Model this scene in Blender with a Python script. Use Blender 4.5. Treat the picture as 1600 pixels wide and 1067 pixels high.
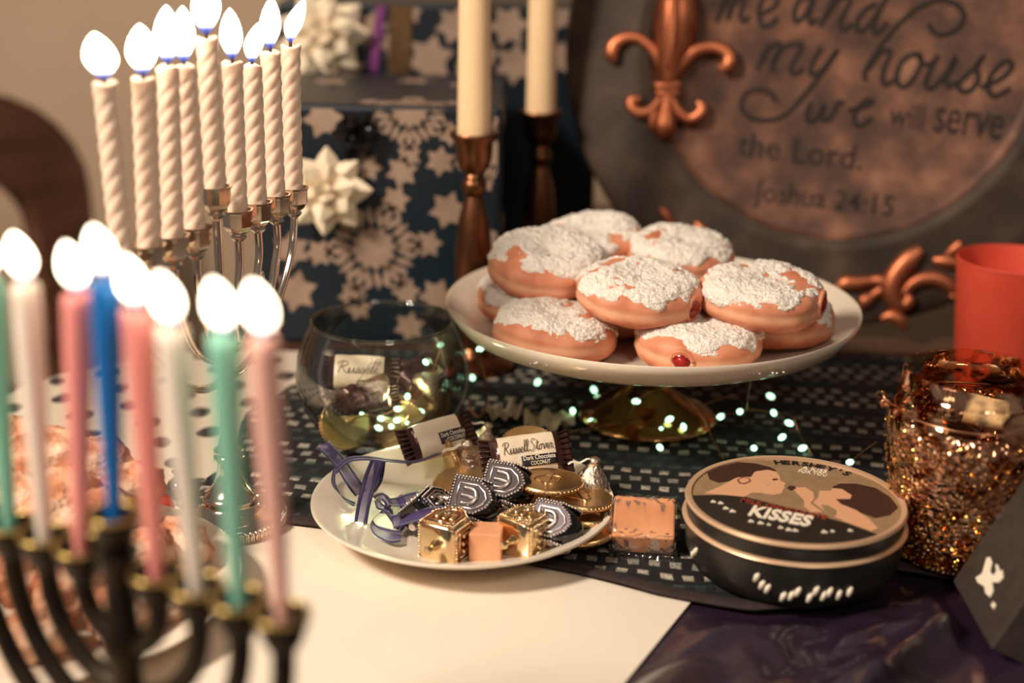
import bpy, math, random
from mathutils import Vector, Matrix, noise
from math import sin, cos, pi, radians as R_

random.seed(7)
S = bpy.context.scene
for o in list(bpy.data.objects): bpy.data.objects.remove(o)
COL = S.collection

# ------------------------------------------------------------------ camera
FPX, CAMH, PITCH, ROLL = 2222.0, 0.354, R_(18), R_(0.8)
FWD = Vector((0, cos(PITCH), -sin(PITCH))); UP0 = Vector((0, sin(PITCH), cos(PITCH))); RT0 = Vector((1, 0, 0))
RT = RT0*cos(ROLL) + UP0*sin(ROLL); UP = UP0*cos(ROLL) - RT0*sin(ROLL)
CAM = Vector((0, 0, CAMH))
cd = bpy.data.cameras.new('camera'); cam = bpy.data.objects.new('camera', cd); COL.objects.link(cam)
cd.sensor_width = 36; cd.lens = 36*FPX/1600; cd.clip_start = .01
m3 = Matrix((RT, UP, -FWD)).transposed()
cam.matrix_world = Matrix.Translation(CAM) @ m3.to_4x4()
cd.dof.use_dof = True; cd.dof.focus_distance = 0.815; cd.dof.aperture_fstop = 3.4
S.camera = cam

# ------------------------------------------------------------------ light, exposure
w = bpy.data.worlds.new('world'); S.world = w; w.use_nodes = True
w.node_tree.nodes['Background'].inputs[0].default_value = (1.0, .87, .76, 1)
w.node_tree.nodes['Background'].inputs[1].default_value = .115
def area(name, loc, target, size, power, color):
    l = bpy.data.lights.new(name, 'AREA'); l.shape = 'DISK'; l.size = size; l.energy = power; l.color = color
    o = bpy.data.objects.new(name, l); COL.objects.link(o); o.location = loc
    o.rotation_euler = (Vector(target)-Vector(loc)).to_track_quat('-Z', 'Y').to_euler(); return o
area('room_lamp_light', (-.95, .15, 1.10), (.0, .85, 0), .30, 24, (1, .88, .74))
area('ceiling_lamp_light', (.5, -.9, 1.6), (.1, .9, .1), .5, 7, (1, .88, .74))
S.view_settings.view_transform = 'Standard'; S.view_settings.look = 'None'
S.view_settings.gamma = 1; S.view_settings.use_curve_mapping = False; S.view_settings.exposure = .35
FLAME = 10.0

# ------------------------------------------------------------------ helpers
def ray(x, y): return FWD*FPX + RT*(x-800) - UP*(y-533.5)
def P(x, y, z=0.0):                       # the point seen at a pixel, on the level z
    d = ray(x, y); return CAM + d*((z-CAMH)/d.z)
def D(x, y, Y):                           # ... at the depth Y
    d = ray(x, y); return CAM + d*(Y/d.y)
def on_plane(x, y, o, n):
    d = ray(x, y); return CAM + d*((Vector(o)-CAM).dot(n)/d.dot(n))

def srgb(r, g, b):
    f = lambda c: (c/255/12.92) if c <= 10 else ((c/255+.055)/1.055)**2.4
    return (f(r), f(g), f(b), 1)
MATS = {}
def mat(name, col, rough=.5, metal=0, **kw):
    m = bpy.data.materials.new(name); m.use_nodes = True; MATS[name] = m
    b = m.node_tree.nodes['Principled BSDF']
    b.inputs['Base Color'].default_value = srgb(*col) if max(col) > 1 else (*col[:3], 1)
    b.inputs['Roughness'].default_value = rough; b.inputs['Metallic'].default_value = metal
    for k, v in kw.items():
        b.inputs[k.replace('_', ' ')].default_value = v
    return m
def nt(m): return m.node_tree, m.node_tree.nodes, m.node_tree.links, m.node_tree.nodes['Principled BSDF']
def coords(m, scale=(1, 1, 1), rot=(0, 0, 0), src='Object'):
    t, n, l, b = nt(m); c = n.new('ShaderNodeTexCoord'); mp = n.new('ShaderNodeMapping')
    mp.inputs['Scale'].default_value = scale; mp.inputs['Rotation'].default_value = rot
    l.new(c.outputs[src], mp.inputs[0]); return mp.outputs[0]
def ramp(m, fac, stops):
    t, n, l, b = nt(m); r = n.new('ShaderNodeValToRGB'); e = r.color_ramp.elements
    while len(e) < len(stops): e.new(.5)
    for q, (p, c) in zip(e, stops):
        q.position = p; q.color = srgb(*c) if max(c[:3]) > 1 else (*c[:3], 1)
    l.new(fac, r.inputs[0]); return r.outputs[0]
def tex(m, kind, vec, **kw):
    t, n, l, b = nt(m); x = n.new('ShaderNodeTex'+kind); l.new(vec, x.inputs['Vector'])
    for k, v in kw.items():
        if k in ('feature', 'distance', 'wave_type', 'bands_direction', 'offset', 'offset_frequency'): setattr(x, k, v)
        else: x.inputs[k.replace('_', ' ')].default_value = v
    return x
def bump(m, h, strength=.3, dist=.002):
    t, n, l, b = nt(m); x = n.new('ShaderNodeBump'); x.inputs['Strength'].default_value = strength
    x.inputs['Distance'].default_value = dist; l.new(h, x.inputs['Height']); l.new(x.outputs[0], b.inputs['Normal'])
def noisy(name, stops, scale=50, rough=.5, metal=0, detail=4, bstr=0, bscale=None, bdist=.001, src='Object', vscale=(1, 1, 1), **kw):
    m = mat(name, (1, 1, 1), rough, metal, **kw); t, n, l, b = nt(m); v = coords(m, vscale, src=src)
    x = tex(m, 'Noise', v, Scale=scale, Detail=detail); l.new(ramp(m, x.outputs[0], stops), b.inputs['Base Color'])
    if bstr:
        y = tex(m, 'Noise', v, Scale=bscale or scale, Detail=5); bump(m, y.outputs[0], bstr, bdist)
    return m
def math_(m, op, a, b_=None):
    t, n, l, b = nt(m); x = n.new('ShaderNodeMath'); x.operation = op
    for i, q in enumerate((a, b_)):
        if q is None: continue
        if isinstance(q, (int, float)): x.inputs[i].default_value = q
        else: l.new(q, x.inputs[i])
    return x.outputs[0]
def mixc(m, fac, a, c):
    t, n, l, b = nt(m); x = n.new('ShaderNodeMix'); x.data_type = 'RGBA'; l.new(fac, x.inputs[0])
    for i, q in ((6, a), (7, c)):
        if isinstance(q, tuple): x.inputs[i].default_value = srgb(*q)
        else: l.new(q, x.inputs[i])
    return x.outputs[2]

def emis(name, col, strength):
    m = mat(name, (0, 0, 0), 1); b = nt(m)[3]
    b.inputs['Emission Color'].default_value = (*col, 1); b.inputs['Emission Strength'].default_value = strength; return m
def glass(name, tint=(1, 1, 1), rough=.02, base=.04):
    m = bpy.data.materials.new(name); m.use_nodes = True; n = m.node_tree.nodes; l = m.node_tree.links; n.clear()
    out = n.new('ShaderNodeOutputMaterial'); mx = n.new('ShaderNodeMixShader'); tr = n.new('ShaderNodeBsdfTransparent'); gl = n.new('ShaderNodeBsdfGlossy')
    lw = n.new('ShaderNodeLayerWeight'); lw.inputs[0].default_value = .25
    ma = n.new('ShaderNodeMath'); ma.operation = 'MULTIPLY_ADD'; ma.inputs[1].default_value = .75; ma.inputs[2].default_value = base
    l.new(lw.outputs['Fresnel'], ma.inputs[0]); l.new(ma.outputs[0], mx.inputs[0])
    tr.inputs[0].default_value = (*tint, 1); gl.inputs['Roughness'].default_value = rough
    l.new(tr.outputs[0], mx.inputs[1]); l.new(gl.outputs[0], mx.inputs[2]); l.new(mx.outputs[0], out.inputs[0]); MATS[name] = m; return m

class MB:
    def __init__(s): s.v = []; s.f = []
    def add(s, vs, fs, M=None):
        o = len(s.v); s.v += [tuple(M @ Vector(p)) if M else tuple(p) for p in vs]; s.f += [tuple(i+o for i in f) for f in fs]; return s
    def lathe(s, prof, seg=32, M=None, fn=None, closed=False):
        vs = []; fs = []; rings = []
        for (r, z) in prof:
            if r < 1e-7: rings.append([len(vs)]); vs.append((0, 0, z) if not fn else fn(0, 0, 0, z))
            else:
                rings.append(list(range(len(vs), len(vs)+seg)))
                for i in range(seg):
                    a = 2*pi*i/seg; vs.append((r*cos(a), r*sin(a), z) if not fn else fn(a, r, r, z))
        pairs = list(zip(rings, rings[1:])) + ([(rings[-1], rings[0])] if closed else [])
        for A, B in pairs:
            for i in range(seg):
                j = (i+1) % seg
                if len(A) == 1 and len(B) == 1: break
                if len(A) == 1: fs.append((A[0], B[j], B[i]))
                elif len(B) == 1: fs.append((A[i], A[j], B[0]))
                else: fs.append((A[i], A[j], B[j], B[i]))
        return s.add(vs, fs, M)
    def tube(s, pts, r, seg=8, M=None, flat=None):      # flat = (axis, factor): squash the section along an axis
        pts = [Vector(p) for p in pts]; n = len(pts); rr = r if isinstance(r, (list, tuple)) else [r]*n
        vs = []; fs = []; prev = None
        for i, p in enumerate(pts):
            t = (pts[min(i+1, n-1)] - pts[max(i-1, 0)]).normalized()
            if prev is None:
                a = Vector((0, 0, 1)) if abs(t.z) < .9 else Vector((1, 0, 0)); u = t.cross(a).normalized()
            else: u = (prev - t*prev.dot(t)).normalized()
            prev = u; v = t.cross(u)
            for k in range(seg):
                q = (u*cos(2*pi*k/seg) + v*sin(2*pi*k/seg))*rr[i]
                if flat: ax = Vector(flat[0]); q = q - ax*(q.dot(ax)*(1-flat[1]))
                vs.append(p+q)
        for i in range(n-1):
            for k in range(seg): j = (k+1) % seg; fs.append((i*seg+k, i*seg+j, (i+1)*seg+j, (i+1)*seg+k))
        fs.append(tuple(range(seg-1, -1, -1))); fs.append(tuple(range((n-1)*seg, n*seg)))
        return s.add(vs, fs, M)
    def box(s, c, d, M=None):
        x, y, z = c; a, b, h = d[0]/2, d[1]/2, d[2]/2
        vs = [(x+i*a, y+j*b, z+k*h) for k in (-1, 1) for j in (-1, 1) for i in (-1, 1)]
        return s.add(vs, [(0, 2, 3, 1), (4, 5, 7, 6), (0, 1, 5, 4), (2, 6, 7, 3), (0, 4, 6, 2), (1, 3, 7, 5)], M)
    def prism(s, poly, z0, z1, M=None):
        n = len(poly); ar = sum(poly[i][0]*poly[(i+1) % n][1]-poly[(i+1) % n][0]*poly[i][1] for i in range(n))
        if ar < 0: poly = poly[::-1]
        vs = [(x, y, z0) for x, y in poly]+[(x, y, z1) for x, y in poly]
        fs = [tuple(range(n-1, -1, -1)), tuple(range(n, 2*n))]+[(i, (i+1) % n, n+(i+1) % n, n+i) for i in range(n)]
        return s.add(vs, fs, M)
    def grid(s, nu, nv, fn, M=None, thick=0, keep=None):
        vs = [fn(i/nu, j/nv) for j in range(nv+1) for i in range(nu+1)]; W = nu+1
        fs = [(j*W+i, j*W+i+1, (j+1)*W+i+1, (j+1)*W+i) for j in range(nv) for i in range(nu) if keep is None or keep((i+.5)/nu, (j+.5)/nv)]
        if thick:
            o = len(vs); vs = vs+[(p[0], p[1], p[2]-thick) for p in vs]; fs2 = [tuple(reversed([k+o for k in f])) for f in fs]
            edge = {}
            for f in fs:
                for a, b in zip(f, f[1:]+f[:1]): edge[(a, b)] = 1
            rim = [(a, b) for (a, b) in edge if (b, a) not in edge]
            fs = fs+fs2+[(b, a, a+o, b+o) for a, b in rim]
        return s.add(vs, fs, M)
    def ball(s, c, r, seg=12, M=None):
        r = r if isinstance(r, (tuple, list)) else (r, r, r); k = max(4, seg//2)
        prof = [(sin(pi*i/k), -cos(pi*i/k)) for i in range(k+1)]; prof[0] = (0, -1); prof[-1] = (0, 1)
        T = Matrix.Translation(c) @ Matrix.Diagonal((*r, 1)); return s.lathe(prof, seg, M @ T if M else T)
    def build(s, name, m, parent=None, smooth=True, angle=40, world=False, bevel=0, sub=0):
        vs = s.v
        if world and parent is not None: I = XF[parent.name].inverted(); vs = [tuple(I @ Vector(p)) for p in vs]
        me = bpy.data.meshes.new(name); me.from_pydata(vs, [], s.f); me.validate(); me.update()
        me.materials.append(m if not isinstance(m, str) else MATS[m])
        if smooth:
            me.polygons.foreach_set('use_smooth', [True]*len(me.polygons))
            if angle < 180: me.set_sharp_from_angle(angle=R_(angle))
        o = bpy.data.objects.new(name, me); COL.objects.link(o); XF[o.name] = Matrix.Identity(4)
        if parent is not None: o.parent = parent
        if bevel: b = o.modifiers.new('bevel', 'BEVEL'); b.width = bevel; b.segments = 2; b.limit_method = 'ANGLE'
        if sub: b = o.modifiers.new('sub', 'SUBSURF'); b.levels = sub; b.render_levels = sub
        return o
XF = {}
def rot(yaw=0, pitch=0, roll=0):
    return Matrix.Rotation(R_(yaw), 4, 'Z') @ Matrix.Rotation(R_(pitch), 4, 'Y') @ Matrix.Rotation(R_(roll), 4, 'X')
def thing(name, label, cat, loc=(0, 0, 0), yaw=0, pitch=0, roll=0, group=None, M=None):
    o = bpy.data.objects.new(name, None); COL.objects.link(o); o.empty_display_size = .02
    M = M or (Matrix.Translation(loc) @ rot(yaw, pitch, roll)); o.matrix_world = M; XF[o.name] = M
    o['label'] = label; o['category'] = cat
    if group: o['group'] = group
    return o
def tag(o, label, cat, group=None):
    o['label'] = label; o['category'] = cat
    if group: o['group'] = group
    return o
def struct(o, label=None, cat=None):
    o['kind'] = 'structure'
    if label: o['label'] = label
    if cat: o['category'] = cat
    return o
def share(o, parent, M):                          # another child using the same mesh
    c = o.copy(); COL.objects.link(c); c.parent = parent; c.matrix_local = M; return c
def smoothpath(pts, n=8):                         # Catmull-Rom through points (any dimension)
    out = []; N = len(pts)
    for i in range(N-1):
        p0, p1, p2, p3 = pts[max(i-1, 0)], pts[i], pts[i+1], pts[min(i+2, N-1)]
        for k in range(n):
            t = k/n
            out.append(tuple(.5*((2*b)+(-a+c)*t+(2*a-5*b+4*c-d)*t*t+(-a+3*b-3*c+d)*t**3) for a, b, c, d in zip(p0, p1, p2, p3)))
    out.append(tuple(pts[-1])); return out
def text_mesh(body, size=1, extrude=0, shear=0, offset=0, space=1):
    c = bpy.data.curves.new('t', 'FONT'); c.body = body; c.size = size; c.extrude = extrude; c.shear = shear; c.offset = offset
    c.space_character = space; c.resolution_u = 3
    o = bpy.data.objects.new('t', c); COL.objects.link(o); dg = bpy.context.evaluated_depsgraph_get(); dg.update()
    me = bpy.data.meshes.new_from_object(o.evaluated_get(dg)); vs = [tuple(v.co) for v in me.vertices]; fs = [tuple(p.vertices) for p in me.polygons]
    bpy.data.objects.remove(o); bpy.data.curves.remove(c); bpy.data.meshes.remove(me); return vs, fs
def fit_text(body, a, b, height=None, z=0, thick=.0003, shear=0, offset=0):
    """flat lettering from a to b (2-D) with the given cap height"""
    vs, fs = text_mesh(body, 1, .5, shear, offset); x0 = min(v[0] for v in vs); x1 = max(v[0] for v in vs); y1 = max(v[1] for v in vs)
    a = Vector(a); b = Vector(b); L = (b-a).length; d = (b-a)/L; nrm = Vector((-d.y, d.x)); sx = L/(x1-x0); sy = (height/y1) if height else sx
    out = []
    for v in vs:
        p = a + d*((v[0]-x0)*sx) + nrm*(v[1]*sy); out.append((p.x, p.y, z+(v[2]+.5)*thick))
    return out, fs
def nz(p, s=1.0, seed=0): return noise.noise(Vector((p[0]*s+seed*7.3, p[1]*s-seed*3.1, p[2]*s+seed)))

# ------------------------------------------------------------------ materials
noisy('wall_paint', [(.3, (206, 172, 142)), (.7, (216, 184, 154))], 3, .9)
noisy('floor_wood', [(.3, (70, 44, 30)), (.7, (96, 62, 42))], 8, .5, vscale=(1, 8, 1))
noisy('table_wood', [(.3, (62, 38, 26)), (.7, (90, 56, 38))], 12, .45, vscale=(1, 10, 1))
noisy('chair_wood', [(.3, (92, 58, 42)), (.7, (124, 82, 60))], 10, .4, vscale=(1, 1, 5))
# pale cloth with dark lens-shaped spots
m = mat('pale_cloth', (1, 1, 1), .9); t, n, l, b = nt(m); v = coords(m, rot=(0, 0, R_(14)))
dis = tex(m, 'Noise', v, Scale=25, Detail=2); sep = n.new('ShaderNodeSeparateXYZ'); l.new(v, sep.inputs[0])
off = math_(m, 'MULTIPLY', dis.outputs[0], 1.6)
sx_ = math_(m, 'SINE', math_(m, 'ADD', math_(m, 'MULTIPLY', sep.outputs[0], 2*pi/.052), off))
sy_ = math_(m, 'SINE', math_(m, 'ADD', math_(m, 'MULTIPLY', sep.outputs[1], 2*pi/.058), off))
spot = math_(m, 'MULTIPLY', sx_, sy_)
fac = ramp(m, spot, [(.42, (0, 0, 0)), (.60, (255, 255, 255))])
l.new(mixc(m, fac, (206, 188, 166), (58, 44, 44)), b.inputs['Base Color']); bump(m, tex(m, 'Noise', v, Scale=300).outputs[0], .3, .0006)
# black woven scarf with pale and teal dashes
m = mat('woven_scarf', (1, 1, 1), .85); t, n, l, b = nt(m); v = coords(m, rot=(0, 0, R_(9)))
ds = tex(m, 'Noise', v, Scale=14, Detail=3); add = n.new('ShaderNodeVectorMath'); add.operation = 'MULTIPLY_ADD'
l.new(ds.outputs['Color'], add.inputs[0]); add.inputs[1].default_value = (.018, .018, 0); l.new(v, add.inputs[2])
br = tex(m, 'Brick', add.outputs[0], Scale=1, Mortar_Size=.0034, Mortar_Smooth=.25, Bias=0, Brick_Width=.0125, Row_Height=.0125, offset=.5)
br.inputs['Color1'].default_value = (1, 1, 1, 1); br.inputs['Color2'].default_value = (.75, .75, .75, 1); br.inputs['Mortar'].default_value = (0, 0, 0, 1)
wv = tex(m, 'Wave', add.outputs[0], Scale=5.5, Distortion=2.0, Detail=2, bands_direction='Y')
dash = ramp(m, wv.outputs['Fac'], [(.1, (40, 36, 36)), (.30, (84, 92, 86)), (.5, (150, 144, 130)), (.7, (222, 204, 182)), (.9, (156, 150, 136))])
ground = ramp(m, wv.outputs['Fac'], [(.12, (10, 8, 9)), (.17, (6, 44, 42)), (.24, (11, 8, 9)), (.9, (14, 10, 11))])
fine = tex(m, 'Noise', v, Scale=900, Detail=1)
keep = math_(m, 'MULTIPLY', br.outputs['Color'], ramp(m, fine.outputs[0], [(.35, (150, 150, 150)), (.6, (255, 255, 255))]))
l.new(mixc(m, keep, ground, dash), b.inputs['Base Color']); bump(m, br.outputs['Color'], .5, .0008)
noisy('scarf_hem', [(.3, (36, 24, 22)), (.7, (54, 36, 32))], 200, .85, bstr=.4, bscale=600)
noisy('white_paper', [(.3, (226, 210, 190)), (.7, (236, 220, 200))], 6, .75, bstr=.08, bscale=30)
m = noisy('purple_satin', [(.35, (30, 20, 32)), (.65, (46, 30, 48))], 9, .3, Specular_IOR_Level=.8, Coat_Weight=.7, Coat_Roughness=.12)
mat('silver', (232, 214, 196), .12, 1)
noisy('dark_bronze', [(.3, (34, 26, 20)), (.7, (54, 42, 30))], 60, .42, .8)
mat('brass_rim', (196, 164, 96), .3, 1)
noisy('bronze_stick', [(.3, (104, 66, 44)), (.7, (128, 84, 58))], 30, .34, 1)
for nm, c in dict(cream=(236, 208, 184), white=(240, 224, 208), pink=(240, 150, 142), blue=(8, 104, 178), green=(132, 196, 172), ivory=(240, 204, 160), salmon=(240, 184, 168)).items():
    mat('wax_'+nm, c, .42, Subsurface_Weight=.25 if nm not in ('blue',) else .1, Subsurface_Scale=.004)
mat('wick', (60, 40, 36), .9)
m = bpy.data.materials.new('flame'); m.use_nodes = True; MATS['flame'] = m; n = m.node_tree.nodes; l = m.node_tree.links; n.clear()
out = n.new('ShaderNodeOutputMaterial'); em = n.new('ShaderNodeEmission'); tr = n.new('ShaderNodeBsdfTransparent'); mx = n.new('ShaderNodeMixShader')
tc = n.new('ShaderNodeTexCoord'); sp = n.new('ShaderNodeSeparateXYZ'); l.new(tc.outputs['Generated'], sp.inputs[0])
def rmp(stops, inter='LINEAR'):
    r = n.new('ShaderNodeValToRGB'); e = r.color_ramp.elements
    while len(e) < len(stops): e.new(.5)
    for q, (p, c) in zip(e, stops): q.position = p; q.color = (*c, 1)
    l.new(sp.outputs[2], r.inputs[0]); return r.outputs[0]
l.new(rmp([(0, (.05, .14, .9)), (.10, (.15, .28, 1.0)), (.19, (1, .80, .55)), (.6, (1, .86, .64))]), em.inputs[0])
st = n.new('ShaderNodeMath'); st.operation = 'MULTIPLY'; st.inputs[1].default_value = FLAME
l.new(rmp([(0, (.05,)*3), (.09, (.08,)*3), (.20, (.5,)*3), (.34, (1,)*3)]), st.inputs[0]); l.new(st.outputs[0], em.inputs[1])
l.new(rmp([(0, (.35,)*3), (.14, (.6,)*3), (.3, (1,)*3)]), mx.inputs[0]); l.new(tr.outputs[0], mx.inputs[1]); l.new(em.outputs[0], mx.inputs[2]); l.new(mx.outputs[0], out.inputs[0])

noisy('ceramic', [(.3, (226, 208, 186)), (.7, (234, 218, 198))], 4, .22, Coat_Weight=.4)
m = mat('dough', (1, 1, 1), .55, Subsurface_Weight=.12, Subsurface_Scale=.004); t, n, l, b = nt(m); v = coords(m)
x = tex(m, 'Noise', v, Scale=55, Detail=5); c1 = ramp(m, x.outputs[0], [(.3, (188, 106, 70)), (.55, (216, 138, 102)), (.8, (228, 160, 126))])
sep = n.new('ShaderNodeSeparateXYZ'); l.new(v, sep.inputs[0])
band = ramp(m, math_(m, 'ABSOLUTE', math_(m, 'ADD', sep.outputs[2], .0005)), [(.0, (190, 190, 190)), (.0045, (0, 0, 0))])
l.new(mixc(m, band, c1, (240, 196, 158)), b.inputs['Base Color']); bump(m, tex(m, 'Noise', v, Scale=220, Detail=4).outputs[0], .25, .001)
m = noisy('powdered_sugar', [(.35, (238, 222, 206)), (.7, (246, 236, 224))], 300, .9, bstr=1, bscale=520, bdist=.0022)
noisy('jelly', [(.4, (120, 14, 14)), (.6, (164, 30, 24))], 200, .15)
noisy('pastry', [(.34, (150, 78, 44)), (.46, (206, 134, 96)), (.58, (236, 190, 156)), (.75, (244, 212, 186))], 40, .7, detail=6, bstr=.9, bscale=220, bdist=.003)
glass('clear_glass', (.96, .97, .95))
glass('clear_wrapper', (1, .97, .92), .08, .03)
# mercury glass pedestal: golden, partly see-through
def mercury(name, cols, scale, thr, gl=.12, bst=.5, bsc=90, tint=(.9, .7, .4)):
    m = bpy.data.materials.new(name); m.use_nodes = True; MATS[name] = m; t, n, l, b = nt(m)
    b.inputs['Metallic'].default_value = 1; b.inputs['Roughness'].default_value = gl
    v = coords(m); x = tex(m, 'Noise', v, Scale=scale, Detail=5); l.new(ramp(m, x.outputs[0], cols), b.inputs['Base Color'])
    vo = tex(m, 'Voronoi', v, Scale=bsc); bump(m, vo.outputs['Distance'], bst, .004)
    tr = n.new('ShaderNodeBsdfTransparent'); tr.inputs[0].default_value = (*tint, 1); mx = n.new('ShaderNodeMixShader')
    y = tex(m, 'Noise', v, Scale=scale*2.3, Detail=3); f = ramp(m, y.outputs[0], [(thr-.06, (0, 0, 0)), (thr+.06, (1., 1., 1.))])
    l.new(f, mx.inputs[0]); l.new(tr.outputs[0], mx.inputs[1]); l.new(b.outputs[0], mx.inputs[2])
    l.new(mx.outputs[0], n['Material Output'].inputs[0]); return m
mercury('amber_glass', [(.3, (168, 122, 66)), (.7, (222, 174, 112))], 20, .40, .16, .15, 40, (.85, .62, .30))
mercury('jar_glass', [(.3, (176, 112, 76)), (.6, (236, 186, 150)), (.75, (120, 80, 50))], 45, .44, .13, .6, 260, (.95, .76, .55))
mercury('neck_glass', [(.3, (190, 130, 94)), (.6, (240, 200, 168)), (.75, (140, 96, 64))], 30, .53, .06, .12, 60, (.98, .86, .70))
noisy('glitter_gold', [(.3, (190, 140, 60)), (.7, (240, 200, 120))], 300, .22, 1)
noisy('gold_foil', [(.3, (218, 172, 118)), (.7, (240, 202, 150))], 60, .3, 1, bstr=.35, bscale=350, bdist=.0006)
noisy('bright_foil', [(.3, (226, 196, 150)), (.7, (240, 216, 178))], 60, .13, 1, bstr=.2, bscale=160, bdist=.001)
noisy('silver_foil', [(.3, (220, 196, 172)), (.7, (240, 222, 204))], 60, .2, 1, bstr=.9, bscale=420, bdist=.002)
mat('pewter', (214, 200, 194), .28, 1)
mat('pewter_dark', (74, 66, 68), .4, .8)
mat('black_enamel', (8, 10, 14), .12, .25, Coat_Weight=.8)
noisy('copper_foil', [(.3, (150, 86, 56)), (.7, (190, 118, 80))], 80, .35, 1, bstr=.5, bscale=400)
noisy('caramel', [(.3, (214, 142, 100)), (.7, (234, 170, 128))], 40, .4, bstr=.15, bscale=120, Subsurface_Weight=.1, Subsurface_Scale=.003)
noisy('candy_wrapper', [(.3, (228, 204, 174)), (.7, (238, 218, 192))], 50, .38, bstr=.35, bscale=120, bdist=.001)
m = noisy('brown_wrapper', [(.3, (58, 36, 34)), (.7, (92, 60, 50))], 80, .2, .45, bstr=.4, bscale=300)
mat('ink_black', (26, 20, 20), .5); mat('ink_cream', (240, 224, 200), .5); mat('ink_brown', (70, 44, 30), .5); mat('ink_red', (150, 60, 40), .5)
mat('ribbon_edge', (36, 28, 76), .4, Sheen_Weight=.3)
m = bpy.data.materials.new('ribbon_sheer'); m.use_nodes = True; MATS['ribbon_sheer'] = m; t, n, l, b = nt(m)
b.inputs['Base Color'].default_value = srgb(92, 74, 126); b.inputs['Roughness'].default_value = .5
tr = n.new('ShaderNodeBsdfTransparent'); mx = n.new('ShaderNodeMixShader'); mx.inputs[0].default_value = .48
l.new(tr.outputs[0], mx.inputs[1]); l.new(b.outputs[0], mx.inputs[2]); l.new(mx.outputs[0], n['Material Output'].inputs[0])
noisy('navy_wrap', [(.3, (10, 18, 30)), (.7, (16, 34, 44))], 5, .4)
noisy('snow_print', [(.3, (146, 120, 102)), (.7, (166, 138, 118))], 60, .5)
noisy('pearl_ribbon', [(.3, (226, 204, 172)), (.7, (242, 224, 196))], 30, .3, Coat_Weight=.3)
mat('black_ribbon', (14, 10, 12), .2); mat('magenta_ribbon', (120, 56, 112), .3); noisy('gold_ribbon', [(.3, (92, 66, 44)), (.7, (120, 90, 60))], 40, .35, .5)
noisy('bronze_plate', [(.30, (48, 28, 20)), (.46, (84, 52, 37)), (.58, (114, 73, 53)), (.75, (152, 106, 78))], 26, .55, .3, detail=8, bstr=.3, bscale=140, bdist=.001)
noisy('bronze_rim', [(.30, (38, 28, 22)), (.55, (64, 47, 36)), (.75, (94, 73, 55))], 22, .65, .3, detail=8, bstr=.3, bscale=160, bdist=.001)
noisy('copper', [(.3, (160, 88, 58)), (.7, (206, 124, 86))], 40, .42, .85)
mat('engraving', (34, 22, 17), .8)
noisy('tin_black', [(.3, (26, 22, 18)), (.7, (36, 30, 24))], 20, .38)
mat('tin_gold', (222, 182, 146), .35, .4)
noisy('tin_tan', [(.3, (140, 112, 82)), (.7, (156, 126, 94))], 200, .4)
mat('print_skin', (216, 160, 122), .45); mat('print_hair', (62, 36, 26), .45); mat('print_shirt', (206, 160, 126), .45); mat('print_line', (110, 64, 48), .45)
noisy('red_plastic', [(.3, (216, 72, 50)), (.7, (226, 84, 60))], 40, .5)
noisy('dark_card', [(.3, (50, 40, 34)), (.7, (62, 50, 42))], 120, .6)
noisy('black_cloth', [(.3, (22, 18, 17)), (.7, (38, 32, 29))], 300, .95, bstr=.5, bscale=500)
mat('copper_wire', (196, 140, 104), .3, 1)
mat('grey_wire', (150, 134, 110), .35, .9)
b_ = emis('fairy_bulb', (.50, 1, .62), 2.6)

# ------------------------------------------------------------------ room and tables
o = MB().box((0, 2.15, .55), (6, .1, 2.9)).build('wall_back', 'wall_paint', smooth=False); struct(o)
o = MB().box((0, .5, -.79), (6, 4, .08)).build('floor', 'floor_wood', smooth=False); struct(o)
o = MB().box((0, 2.085, -.70), (6, .03, .1)).build('baseboard_back', 'chair_wood', smooth=False); struct(o)

def rounded(x0, x1, y0, y1, r, n=10):
    pts = []
    for cx, cy, a0 in ((x1-r, y1-r, 0), (x0+r, y1-r, 90), (x0+r, y0+r, 180), (x1-r, y0+r, 270)):
        for k in range(n+1): a = R_(a0+90*k/n); pts.append((cx+r*cos(a), cy+r*sin(a)))
    return pts
TX0, TX1, TY0, TY1, TR = -.377, .80, .16, 1.065, .177
T = thing('dining_table', 'dark wooden dining table under the cloths and dishes', 'table', (.2, .6, -.75))
MB().prism(rounded(TX0, TX1, TY0, TY1, TR), -.034, -.004).build('table_top', 'table_wood', T, world=True, angle=30)
MB().box((.21, .61, -.065), (.9, .66, .06)).build('apron', 'table_wood', T, world=True, smooth=False)
for sx in (-.2, .62):
    for sy in (.32, .90):
        MB().tube([(sx, sy, -.035), (sx, sy, -.3), (sx, sy, -.75)], [.03, .026, .018], 12).build('leg', 'table_wood', T, world=True)
T = thing('sideboard', 'dark wooden sideboard behind the dining table carrying gifts and plaque', 'sideboard', (.35, 1.3, -.75))
MB().box((.35, 1.335, -.012), (1.16, .52, .024)).build('top', 'table_wood', T, world=True, smooth=False)
MB().box((.35, 1.335, -.36), (1.10, .48, .66)).build('body', 'table_wood', T, world=True, smooth=False)
for i in range(3):
    d = MB().box((-.01+.36*i, 1.088, -.34), (.33, .016, .56)).build('door', 'table_wood', T, world=True, smooth=False)
    MB().ball((.12+.36*i, 1.073, -.32), .012).build('knob', 'brass_rim', d)
for sx in (-.15, .85):
    for sy in (1.14, 1.53): MB().box((sx, sy, -.72), (.05, .05, .06)).build('foot', 'table_wood', T, world=True, smooth=False)

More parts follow.
